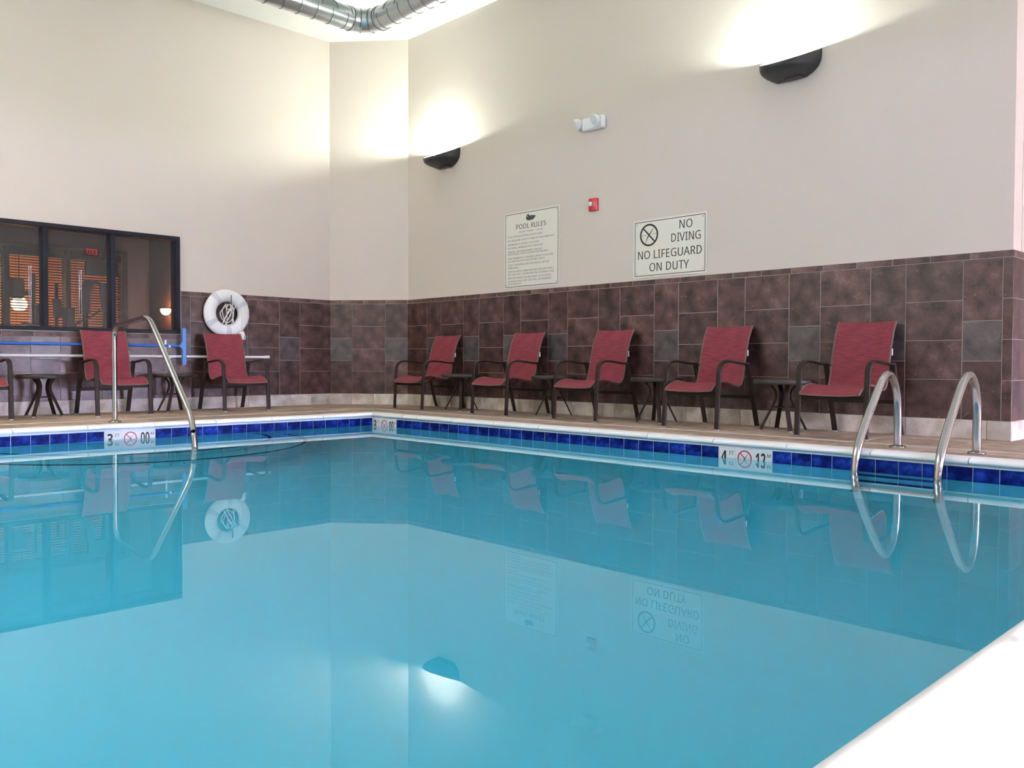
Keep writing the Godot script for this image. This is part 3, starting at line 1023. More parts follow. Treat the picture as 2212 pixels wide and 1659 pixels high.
	add(w1, "frame", MB.new().tube([Vector3(0, 0.05, 0.1), Vector3(0, 1.4, 0.1)], 0.035).tube([Vector3(0.1, 0.05, -0.12), Vector3(0.1, 1.4, -0.12)], 0.03).tube([Vector3(0, 1.70, 0.03), Vector3(0.1, 1.66, -0.1)], 0.02), M.gym_dark)
	for z in [0.18, 0.205]:
		add(w1, "guide_rod", MB.new().tube([Vector3(0.1, 0.08, z), Vector3(0.1, 1.83, z)], 0.007, 10), M.steel)
	add(w1, "grab_bar", MB.new().tube(smooth([Vector3(0.2, 0.9, 0.4), Vector3(0.2, 1.08, 0.3), Vector3(0.15, 1.22, 0.05), Vector3(0.1, 1.30, -0.05)]), 0.014, 10), M.steel)
	add(w1, "weight_stack", MB.new().box(Vector3(-0.1, 0.72, 0.28), Vector3(0.14, 1.22, 0.12), 0.01), M.gym_dark)
	var w2 := thing("exercise_bike", "dark exercise bike with tall display post, silhouetted left of the weight machine", "exercise machine", Vector3(-2.75, -0.01, 3.49))
	add(w2, "base", MB.new().box(Vector3(0, 0.05, 0), Vector3(0.5, 0.1, 0.24), 0.02), M.gym_dark)
	add(w2, "seat_back", MB.new().sweep(smooth([Vector3(0, 1.22, -0.09), Vector3(0, 1.36, -0.09), Vector3(0, 1.47, -0.08)]), rr(0.03, 0.062, 0.028), Vector3.BACK), M.pad)
	add(w2, "display_post", MB.new().box(Vector3(0, 0.89, -0.075), Vector3(0.05, 1.6, 0.035), 0.008), M.gym_dark)
	add(w2, "housing", MB.new().box(Vector3(0.02, 1.18, 0.12), Vector3(0.2, 0.44, 0.10), 0.03), M.pad)
	var w3 := thing("treadmill", "dark treadmill with tall console and chrome uprights behind the left pane", "exercise machine", Vector3(-2.0, -0.01, 4.05))
	add(w3, "running_deck", MB.new().box(Vector3(0, 0.1, 0), Vector3(1.4, 0.18, 0.62), 0.03), M.gym_dark)
	add(w3, "console", MB.new().box(Vector3(-0.1, 1.54, 0.02), Vector3(0.1, 0.27, 0.17), 0.03), M.pad)
	add(w3, "console_post", MB.new().box(Vector3(-0.06, 1.48, -0.08), Vector3(0.05, 0.06, 0.14), 0.01), M.gym_dark)
	for z in [-0.12, -0.095]:
		add(w3, "upright", MB.new().tube([Vector3(0.0, 0.15, z), Vector3(0.0, 1.83, z)], 0.007, 10), M.steel)
	add(w3, "side_panel", MB.new().box(Vector3(0, 0.95, -0.15), Vector3(0.05, 1.55, 0.045), 0.012), M.gym_dark)
	add(w3, "handrail", MB.new().tube(smooth([Vector3(0.3, 0.98, -0.5), Vector3(0.1, 1.04, -0.3), Vector3(0.0, 1.08, 0.0)]), 0.018, 10), M.steel)
	var tv := thing("television", "dark wide television hung high in front of the blinds", "television", Vector3(-3.05, 1.96, 2.71))
	add(tv, "screen_housing", MB.new().box(Vector3.ZERO, Vector3(0.06, 0.22, 0.46), 0.01, Basis(Vector3.RIGHT, 0.0)), M.black)
	add(tv, "ceiling_pole", MB.new().tube([Vector3(0, 0.1, -0.05), Vector3(0, 0.92, -0.05)], 0.02, 10), M.gym_dark)


# ---------------------------------------------------------------- things on the walls
func sconce(label: String, x: float) -> Node3D:
	var o := thing("wall_sconce", label, "lamp", Vector3(x, 3.346, 0.0), 0.0, "black scoop wall sconces")
	var a := 0.275
	var b := 0.32
	var nu := 28
	var nv := 10
	var pos := func(i: int, j: int, k: float) -> Vector3:
		var th := PI * i / nu
		var s := float(j) / nv
		var rim := -0.14 * sin(th)
		var y := lerpf(rim, -0.222, s)
		var sh := (1.0 - 0.50 * pow(s, 4.0)) * k
		return Vector3(cos(th) * a * sh, y if k > 0.99 else maxf(y, -0.212), sin(th) * b * sh)
	var m := MB.new()
	for sk in [1.0, 0.965]:
		for i in nu:
			for j in nv:
				var A: Vector3 = pos.call(i, j, sk)
				var B: Vector3 = pos.call(i + 1, j, sk)
				var C: Vector3 = pos.call(i + 1, j + 1, sk)
				var D: Vector3 = pos.call(i, j + 1, sk)
				var out := (A + C) * 0.5 - Vector3(0, -0.1, 0.0)
				m.quad_out(A, B, C, D, out if sk > 0.99 else -out)
	for i in nu:
		m.quad_out(pos.call(i, 0, 1.0), pos.call(i + 1, 0, 1.0), pos.call(i + 1, 0, 0.965), pos.call(i, 0, 0.965), Vector3.UP)
		var A: Vector3 = pos.call(i, nv, 1.0)
		var B: Vector3 = pos.call(i + 1, nv, 1.0)
		m.quad_out(A, B, Vector3(B.x, B.y, 0), Vector3(A.x, A.y, 0), Vector3.DOWN)
	add(o, "shade", m, M.sconce)
	add(o, "reflector", MB.new().box(Vector3(0, -0.200, 0.07), Vector3(0.24, 0.010, 0.10), 0.003), M.plastic)
	add(o, "base_plate", MB.new().box(Vector3(0.05, -0.226, 0.06), Vector3(0.16, 0.010, 0.09), 0.003), M.sconce)
	add(o, "lamp_tube", MB.new().tube([Vector3(-0.14, -0.085, 0.11), Vector3(-0.02, -0.085, 0.11)], 0.026, 12), glow(Color(0.93, 1.0, 0.93), 8.0))
	lamp(o, Vector3(-0.08, -0.085, 0.11), Color(0.97, 1.0, 0.95), 1.05, 0.025)
	return o

func panel_light(label: String, at: Vector3) -> void:
	var o := thing("ceiling_light", label, "ceiling light", at, 0.0, "square ceiling lights")
	add(o, "frame", MB.new().box(Vector3(0, -0.02, 0), Vector3(1.24, 0.05, 1.24), 0.006), M.plastic)
	add(o, "diffuser", MB.new().box(Vector3(0, -0.046, 0), Vector3(1.16, 0.008, 1.16), 0.002), glow(Color(1.0, 0.97, 0.92), 1.0))
	var l := AreaLight3D.new()
	l.name = "light"
	l.area_size = Vector2(1.14, 1.14)
	l.position = Vector3(0, -0.056, 0)
	l.rotation.x = -PI / 2
	l.light_color = Color(1.0, 0.96, 0.91)
	l.light_energy = 3.6
	l.area_range = 25.0
	l.shadow_enabled = true
	o.add_child(l)

func build_wall_things() -> void:
	sconce("black scoop wall sconce, the far one beside the room corner", 1.655)
	sconce("black scoop wall sconce, the larger near one high on the right wall", 6.487)

	for q in [[Vector3(2.6, 3.346, ZB), PI, "black scoop wall sconce behind the camera, out of the photo on the left"], [Vector3(6.0, 3.346, ZB), PI, "black scoop wall sconce behind the camera, out of the photo"]]:
		var so := sconce(q[2], 0.0)
		so.position = q[0]
		so.rotation.y = q[1]
	panel_light("square white ceiling light above the camera side, out of the photo, left one", Vector3(1.9, HC, 8.2))
	panel_light("square white ceiling light above the camera side, out of the photo, right one", Vector3(4.9, HC, 8.6))

	# POOL RULES sign
	var s := thing("pool_rules_sign", "tall white POOL RULES sign with small print and a duck emblem", "sign", Vector3(3.212, 1.477, 0.0))
	add(s, "panel", MB.new().box(Vector3(0, 0.453, 0.004), Vector3(0.902, 0.906, 0.008), 0.0015), M.sign)
	border(s, 0.902, 0.906, 0.453, 0.02, 0.0072)
	words(s, "POOL RULES", Vector3(-0.003, 0.727, 0.0078), 0.057, 0.49, M.ink)
	var lines := [["HOURS: 7:00 AM - 11:00 PM", 0.664, 0.394, 0.018, true], ["POOL FOR REGISTERED GUESTS ONLY.", 0.618, 0.585, 0.021], ["NO LIFEGUARD ON DUTY SWIM AT YOUR OWN RISK.", 0.572, 0.76, 0.021],
		["MAXIMUM OCCUPANCY 26 PEOPLE.", 0.526, 0.535, 0.021], ["NO DIVING, MAXIMUM POOL DEPTH 4'6\"", 0.482, 0.585, 0.021], ["OWNERS AND MANAGEMENT ARE NOT", 0.438, 0.574, 0.021],
		["RESPONSIBLE FOR ACCIDENTS OR INJURIES.", 0.406, 0.672, 0.021], ["NON-SWIMMERS & CHILDREN UNDER 12 MUST BE", 0.360, 0.742, 0.021], ["ACCOMPANIED BY A RESPONSIBLE ADULT.", 0.326, 0.622, 0.021],
		["GLASS CONTAINERS ARE PROHIBITED. DO NOT", 0.281, 0.695, 0.021], ["SWIM ALONE.", 0.246, 0.186, 0.021], ["PERSONS WITH COMMUNICABLE DISEASES SHALL", 0.202, 0.752, 0.021],
		["NOT USE POOL. SHOWER BEFORE ENTERING POOL.", 0.166, 0.77, 0.021], ["PERSONS UNDER THE INFLUENCE OF ALCOHOL", 0.124, 0.717, 0.021], ["OR DRUGS SHALL NOT USE POOL. NO RUNNING", 0.087, 0.717, 0.021], ["OR HORSEPLAY.", 0.054, 0.234, 0.021]]
	for l in lines:
		if l.size() > 4:
			words(s, l[0], Vector3(-0.005, l[1], 0.0078), l[3], l[2], M.ink_soft)
		else:
			words(s, l[0], Vector3(-0.39, l[1], 0.0078), l[3], l[2], M.ink_soft, -1)
	duck(s, Vector3(-0.002, 0.823, 0.0078))

	# NO DIVING sign
	var d := thing("no_diving_sign", "white NO DIVING, NO LIFEGUARD ON DUTY sign with crossed diver symbol", "sign", Vector3(5.167, 1.469, 0.0))
	add(d, "panel", MB.new().box(Vector3(0, 0.2995, 0.004), Vector3(0.896, 0.599, 0.008), 0.0015), M.sign)
	border(d, 0.896, 0.599, 0.2995, 0.022, 0.0072)
	no_diving(d, Vector3(-0.247, 0.438, 0.0078), 0.115, M.ink, M.ink)
	words(d, "NO", Vector3(0.203, 0.506, 0.0078), 0.083, 0.152, M.ink)
	words(d, "DIVING", Vector3(0.203, 0.381, 0.0078), 0.083, 0.345, M.ink)
	words(d, "NO LIFEGUARD", Vector3(0.002, 0.234, 0.0078), 0.083, 0.776, M.ink)
	words(d, "ON DUTY", Vector3(0.002, 0.103, 0.0078), 0.083, 0.48, M.ink)

	# fire alarm strobe
	var f := thing("fire_alarm_strobe", "small red fire alarm strobe on the wall between the two signs", "fire alarm", Vector3(4.172, 2.315, 0.0))
	add(f, "body", MB.new().sweep([Vector3(0, -0.066, 0), Vector3(0, 0.066, 0)], [Vector2(-0.062, 0.0), Vector2(0.062, 0.0), Vector2(0.062, 0.02), Vector2(0.05, 0.036), Vector2(0.0, 0.044), Vector2(-0.05, 0.036), Vector2(-0.062, 0.02)], Vector3.BACK, false), M.red, Transform3D(Basis(Vector3(1, 0, 0), Vector3(0, 1, 0), Vector3(0, 0, 1)), Vector3.ZERO))
	var dome := []
	for i in 7:
		var a := PI / 2 * i / 6
		dome.append(Vector2(cos(a) * 0.028, sin(a) * 0.026))
	add(f, "strobe_lens", MB.new().lathe(dome, 8, Transform3D(Basis(Vector3.RIGHT, PI / 2), Vector3(-0.018, 0.006, 0.043)), true), M.lens)
	var fw := words(f, "FIRE", Vector3.ZERO, 0.014, 0.06, M.sign)
	fw.transform = Transform3D(Basis(Vector3.BACK, -PI / 2) * fw.transform.basis, Vector3(0.036, 0.0, 0.041))

	# twin head emergency light
	var e := thing("emergency_light", "white twin head emergency light above the red fire alarm", "emergency light", Vector3(4.19, 3.19, 0.0))
	add(e, "body", MB.new().box(Vector3(0, 0, 0.035), Vector3(0.30, 0.135, 0.07), 0.014), M.plastic)
	for h in [[Vector3(-0.195, 0.02, 0.075), Vector3(-0.75, -0.45, 0.6)], [Vector3(0.075, 0.01, 0.10), Vector3(-0.25, -0.35, 0.9)]]:
		var dir: Vector3 = h[1].normalized()
		var y := dir
		var x := Vector3.UP.cross(y).normalized()
		var bs := Basis(x, y, x.cross(y))
		var hd := add(e, "lamp_head", MB.new().lathe([Vector2(0.0, -0.05), Vector2(0.03, -0.048), Vector2(0.055, -0.02), Vector2(0.066, 0.018), Vector2(0.066, 0.026), Vector2(0.058, 0.026), Vector2(0.05, 0.0), Vector2(0.02, -0.028), Vector2(0.0, -0.03)], 24), M.plastic, Transform3D(bs, h[0]))
		add(hd, "lens", MB.new().lathe([Vector2(0.058, 0.016), Vector2(0.03, 0.021), Vector2(0.0, 0.023)], 24), M.lens)
	add(e, "swivel", MB.new().tube([Vector3(-0.15, 0.01, 0.04), Vector3(-0.175, 0.02, 0.06)], 0.014, 10), M.black)

	# outlet behind the chairs, mirrored in the water
	var ol := thing("wall_outlet", "white wall outlet plate behind the chairs near the ladder, seen mirrored in the water", "outlet", Vector3(6.60, 0.39, 0.009))
	add(ol, "cover_plate", MB.new().box(Vector3(0, 0, 0.003), Vector3(0.075, 0.115, 0.006), 0.002), M.plastic)
	for y in [-0.022, 0.022]:
		add(ol, "socket", MB.new().box(Vector3(0, y, 0.006), Vector3(0.034, 0.028, 0.004), 0.001), M.sign)

	life_ring()
	poles()
	duct()

	# exit sign over the door behind the camera: only its mirror image shows, in the window glass
	var x := thing("exit_sign", "red lit exit sign, seen only as a faint mirrored reflection in the window", "exit sign", Vector3(XW - 0.001, 3.90, -1.71), -PI / 2)
	add(x, "housing", MB.new().box(Vector3(0, 0, 0.02), Vector3(0.42, 0.26, 0.04), 0.004), M.black)
	words(x, "EXIT", Vector3(0, 0, 0.042), 0.17, 0.33, glow(Color(1.0, 0.03, 0.06), 4.0), 0, true, "exit_lettering")

func border(s: Node3D, w: float, h: float, yc: float, inset: float, z: float) -> void:
	var m := MB.new()
	var x := w / 2 - inset
	var y := h / 2 - inset
	for k in [-1, 1]:
		m.box(Vector3(k * x, yc, z), Vector3(0.0065, 2 * y + 0.0065, 0.0025))
		m.box(Vector3(0, yc + k * y, z), Vector3(2 * x + 0.0065, 0.0065, 0.0025))
	add(s, "border_line", m, M.ink)
	for i in [-1, 1]:
		for j in [-1, 1]:
			add(s, "screw", MB.new().lathe([Vector2(0.005, 0.0), Vector2(0.0045, 0.0025), Vector2(0.0, 0.003)], 10, Transform3D(Basis(Vector3.RIGHT, PI / 2), Vector3(i * (x - 0.022), yc + j * (y - 0.022), 0.008))), M.ink_soft)

func duck(s: Node3D, at: Vector3) -> void:
	var xf := xf_at(at)
	var body := [Vector2(-0.078, -0.005), Vector2(-0.084, -0.002), Vector2(-0.074, 0.014), Vector2(-0.066, 0.032), Vector2(-0.052, 0.040), Vector2(-0.036, 0.036), Vector2(-0.028, 0.022), Vector2(-0.014, 0.018), Vector2(0.016, 0.020), Vector2(0.044, 0.014), Vector2(0.062, 0.016), Vector2(0.060, 0.008), Vector2(0.084, 0.006), Vector2(0.058, -0.012), Vector2(0.040, -0.030), Vector2(0.010, -0.037), Vector2(-0.040, -0.037), Vector2(-0.066, -0.030), Vector2(-0.076, -0.016)]
	add(s, "emblem_duck", MB.new().prism(body, 0.0010), M.teal_ink, xf)
	add(s, "emblem_cheek", MB.new().prism([Vector2(-0.060, 0.012), Vector2(-0.050, 0.022), Vector2(-0.046, 0.010), Vector2(-0.056, 0.004)], 0.0016), M.sign, xf)
	add(s, "emblem_wing", MB.new().prism([Vector2(-0.02, 0.006), Vector2(0.02, 0.012), Vector2(0.036, 0.0), Vector2(0.030, -0.012), Vector2(0.026, -0.004), Vector2(-0.01, 0.0)], 0.0015), M.ink_soft, xf)
	add(s, "emblem_belly", MB.new().prism([Vector2(-0.044, -0.030), Vector2(0.0, -0.022), Vector2(0.034, -0.024), Vector2(0.040, -0.030), Vector2(0.010, -0.037), Vector2(-0.040, -0.037)], 0.0016), M.red_brown, xf)

func life_ring() -> void:
	var c := Vector3(0.064, 1.197, 2.262)
	var face := Basis(Vector3(0, 0, -1), Vector3.UP, Vector3(1, 0, 0))      # local z points into the room
	var o := thing("life_ring", "white life ring hung on the tiled wall above a red chair", "life ring", c)
	o.basis = face
	var prof := []
	for i in 20:
		var a := TAU * i / 20
		prof.append(Vector2(cos(a) * 0.078, sin(a) * 0.055))
	var ringp := []
	for i in 65:
		var a := TAU * i / 64
		ringp.append(Vector3(cos(a) * 0.222, sin(a) * 0.222, 0))
	add(o, "ring", MB.new().sweep(ringp, prof, Vector3.BACK, true, false), M.plastic)
	for a0 in [2.25, 0.55, 3.65, 4.75]:
		var bp := []
		for i in 7:
			var a: float = a0 + (i - 3) * 0.045
			bp.append(Vector3(cos(a) * 0.222, sin(a) * 0.222, 0))
		var p2 := []
		for q in prof:
			p2.append(q * 1.035)
		add(o, "band", MB.new().sweep(bp, p2, Vector3.BACK), M.band)
	var hk := thing("ring_hook", "grey metal wall hook holding up the white life ring", "hook", Vector3(0.008, 1.36, 2.245))
	add(hk, "hook_plate", MB.new().box(Vector3(0.003, -0.02, 0), Vector3(0.006, 0.10, 0.03), 0.001), M.galv_dark)
	add(hk, "hook_arm", MB.new().tube(bent([Vector3(0.0, -0.04, 0), Vector3(0.15, -0.04, 0), Vector3(0.15, 0.06, 0)], 0.03), 0.008, 10), M.galv_dark)

	var r := thing("throw_rope", "coiled white throw rope with red tipped float hanging through the life ring", "rope", c)
	r.basis = face
	var loops := [
		[Vector2(0.0, 0.115), Vector2(-0.055, 0.06), Vector2(-0.10, -0.01), Vector2(-0.06, -0.09), Vector2(0.01, -0.115), Vector2(0.07, -0.05), Vector2(0.08, 0.04), Vector2(0.11, 0.10)],
		[Vector2(-0.03, 0.115), Vector2(-0.075, 0.03), Vector2(-0.055, -0.06), Vector2(-0.02, -0.15), Vector2(-0.015, 0.0), Vector2(-0.03, 0.10)],
		[Vector2(0.02, 0.12), Vector2(0.03, 0.05), Vector2(-0.035, -0.05), Vector2(-0.075, -0.13), Vector2(-0.02, -0.02), Vector2(0.02, 0.06)],
		[Vector2(0.03, 0.12), Vector2(0.06, 0.06), Vector2(0.03, -0.02), Vector2(0.0, -0.09), Vector2(0.045, 0.0), Vector2(0.04, 0.10)],
		[Vector2(0.01, 0.11), Vector2(-0.02, 0.06), Vector2(0.02, 0.045), Vector2(0.045, 0.02), Vector2(0.065, 0.0), Vector2(0.05, -0.14)],
		[Vector2(0.05, 0.12), Vector2(0.07, 0.03), Vector2(0.06, -0.05), Vector2(0.075, -0.13)]]
	var zi := 0
	for l in loops:
		var p := []
		for q in l:
			p.append(Vector3(q.x, q.y, 0.030 + 0.008 * (zi % 3) + 0.02 * maxf(0.0, q.length() - 0.11)))
		add(r, "rope_loop", MB.new().tube(smooth(p, 6), 0.0058, 7), M.rope)
		zi += 1
	add(r, "float_line", MB.new().tube(smooth([Vector3(0.11, 0.10, 0.05), Vector3(0.155, 0.06, 0.066), Vector3(0.165, -0.05, 0.068), Vector3(0.168, -0.22, 0.062)], 6), 0.005, 7), M.rope)
	add(r, "float_line", MB.new().tube(smooth([Vector3(0.19, -0.19, 0.03), Vector3(0.225, -0.26, 0.03), Vector3(0.232, -0.315, 0.035), Vector3(0.205, -0.32, 0.05), Vector3(0.18, -0.30, 0.062)], 6), 0.006, 7), M.rope)
	var fx := xf_at(Vector3(0.168, -0.225, 0.062))
	add(r, "float_body", MB.new().lathe([Vector2(0.0, -0.105), Vector2(0.028, -0.105), Vector2(0.032, -0.09), Vector2(0.034, -0.04), Vector2(0.032, -0.018), Vector2(0.020, -0.004), Vector2(0.0, 0.0)], 18, fx), M.plastic)
	add(r, "float_tip", MB.new().lathe([Vector2(0.0, -0.142), Vector2(0.018, -0.138), Vector2(0.030, -0.122), Vector2(0.032, -0.104), Vector2(0.0, -0.104)], 18, fx), M.red)

func poles() -> void:
	var b := thing("pool_brush", "blue pool brush on a long blue pole hung along the left wall", "pool brush", Vector3(0.110, 0.776, 0))
	add(b, "pole", MB.new().tube([Vector3(0, 0, 2.86), Vector3(0, 0, 6.3)], 0.0155, 14), M.blue_alu)
	var head := [Vector2(-0.022, -0.232), Vector2(0.016, -0.232), Vector2(0.020, -0.20), Vector2(0.018, 0.20), Vector2(0.014, 0.215), Vector2(-0.02, 0.215), Vector2(-0.02, 0.06), Vector2(-0.045, 0.012), Vector2(-0.06, 0.01), Vector2(-0.06, -0.012), Vector2(-0.045, -0.016), Vector2(-0.018, -0.06)]
	add(b, "brush_head", MB.new().prism(head, 0.036, Transform3D(Basis(Vector3(0, 0, -1), Vector3.UP, Vector3(1, 0, 0)), Vector3(-0.018, 0, 2.832))), M.blue_brush)
	add(b, "bristles", MB.new().box(Vector3(0, -0.005, 2.808), Vector3(0.03, 0.42, 0.012), 0.002), M.blue_alu)
	var w := thing("skimmer_pole", "long white pool pole hung below the blue brush pole", "pole", Vector3(0.052, 0.648, 0))
	add(w, "pole", MB.new().tube([Vector3(0, 0, 1.72), Vector3(0, 0, 6.3)], 0.0155, 14), M.plastic)
	add(w, "end_cap", MB.new().tube([Vector3(0, 0, 1.675), Vector3(0, 0, 1.725)], 0.021, 14), M.plastic)
	add(w, "collar", MB.new().tube([Vector3(0, 0, 1.735), Vector3(0, 0, 1.75)], 0.018, 14), M.plastic)
	for q in [[3.015, "white pole hanger strip on the wall near the blue brush head"], [5.7, "white pole hanger strip on the wall at the poles' far end, outside the photo"]]:
		var h := thing("pole_hanger", q[1], "hanger", Vector3(0.009, 0.735, q[0]))
		add(h, "strip", MB.new().box(Vector3(0.005, 0, 0), Vector3(0.010, 0.225, 0.022), 0.002), M.plastic)
		for y in [0.02, -0.108]:
			add(h, "prong", MB.new().box(Vector3(0.068, y, 0), Vector3(0.126, 0.010, 0.022), 0.002).box(Vector3(0.131, y + 0.012, 0), Vector3(0.006, 0.03, 0.022), 0.002), M.plastic)

func duct() -> void:
	var y := 4.63
	var xd := 1.66
	var zd := 1.23
	var r := 0.132
	var o := thing("air_duct", "round silver spiral air duct bending round the corner under the ceiling", "duct", Vector3.ZERO)
	var e := 0.26
	add(o, "duct_run", MB.new().tube([Vector3(xd, y, 8.0), Vector3(xd, y, zd + e)], r, 40), M.galv)
	add(o, "duct_run", MB.new().tube([Vector3(xd + e, y, zd), Vector3(9.0, y, zd)], r, 40), M.galv)
	var c := Vector3(xd + e, y, zd + e)
	for i in 3:
		var p := []
		for k in 2:
			var a := PI + PI / 2 * (i + k) / 3.0
			p.append(c + Vector3(cos(a), 0, sin(a)) * e)
		# gores with mitred ends
		var m := MB.new()
		var rings := []
		for k in 2:
			var a := PI + PI / 2 * (i + k) / 3.0
			var dirv := Vector3(cos(a), 0, sin(a))
			var ring := []
			for j in 41:
				var b := TAU * j / 40
				ring.append([c + dirv * (e + r * cos(b)) + Vector3.UP * r * sin(b), dirv * cos(b) + Vector3.UP * sin(b)])
			rings.append(ring)
		var am := PI + PI / 2 * (i + 0.5) / 3.0
		var dm := Vector3(cos(am), 0, sin(am))
		for j in 40:
			var b0 := TAU * j / 40
			var b1 := TAU * (j + 1) / 40
			var n0 := dm * cos(b0) + Vector3.UP * sin(b0)
			var n1 := dm * cos(b1) + Vector3.UP * sin(b1)
			var A: Vector3 = rings[0][j][0]
			var B: Vector3 = rings[1][j][0]
			var C: Vector3 = rings[1][j + 1][0]
			var D: Vector3 = rings[0][j + 1][0]
			if (B - A).cross(C - A).dot(n0) < 0:
				m.tri(A, C, B, n0, n1, n0)
				m.tri(A, D, C, n0, n1, n1)
			else:
				m.tri(A, B, C, n0, n0, n1)
				m.tri(A, C, D, n0, n1, n1)
		add(o, "elbow_gore", m, M.galv)
	for i in 4:
		var a := PI + PI / 2 * i / 3.0
		var dirv := Vector3(cos(a), 0, sin(a))
		var ring := []
		for j in 41:
			var b := TAU * j / 40
			ring.append(c + dirv * (e + (r + 0.002) * cos(b)) + Vector3.UP * (r + 0.002) * sin(b))
		add(o, "seam", MB.new().sweep(ring, [Vector2(-0.005, -0.004), Vector2(0.005, -0.004), Vector2(0.005, 0.004), Vector2(-0.005, 0.004)], dirv.cross(Vector3.UP), true, false), M.galv_dark)
	# lock seams of the spiral pipe
	var pr := [Vector2(-0.004, -0.003), Vector2(0.004, -0.003), Vector2(0.004, 0.004), Vector2(-0.004, 0.004)]
	for i in 26:
		for run in 2:
			var ring := []
			for j in 41:
				var b := TAU * j / 40
				var s := 0.20 * i + 0.04 + 0.06 * j / 40.0
				if run == 0:
					ring.append(Vector3(xd + (r + 0.001) * cos(b), y + (r + 0.001) * sin(b), zd + e + s))
				else:
					ring.append(Vector3(xd + e + s, y + (r + 0.001) * sin(b), zd + (r + 0.001) * cos(b)))
			add(o, "seam", MB.new().sweep(ring, pr, Vector3.BACK if run == 0 else Vector3.RIGHT, true, false), M.galv_dark)
	add(o, "supply_grille", MB.new().box(Vector3(xd + 0.07, y - r - 0.012, 3.62), Vector3(0.14, 0.03, 1.1), 0.004), M.galv)
	add(o, "damper_lever", MB.new().box(Vector3(xd + 0.07, y - r - 0.045, 4.14), Vector3(0.012, 0.05, 0.03), 0.002), M.black)
	for p in [Vector3(xd, 0, 2.6), Vector3(xd, 0, 5.2), Vector3(3.2, 0, zd), Vector3(5.6, 0, zd)]:
		add(o, "hanger_rod", MB.new().tube([Vector3(p.x, y + r - 0.01, p.z), Vector3(p.x, HC + 0.01, p.z)], 0.006, 8), M.galv_dark)


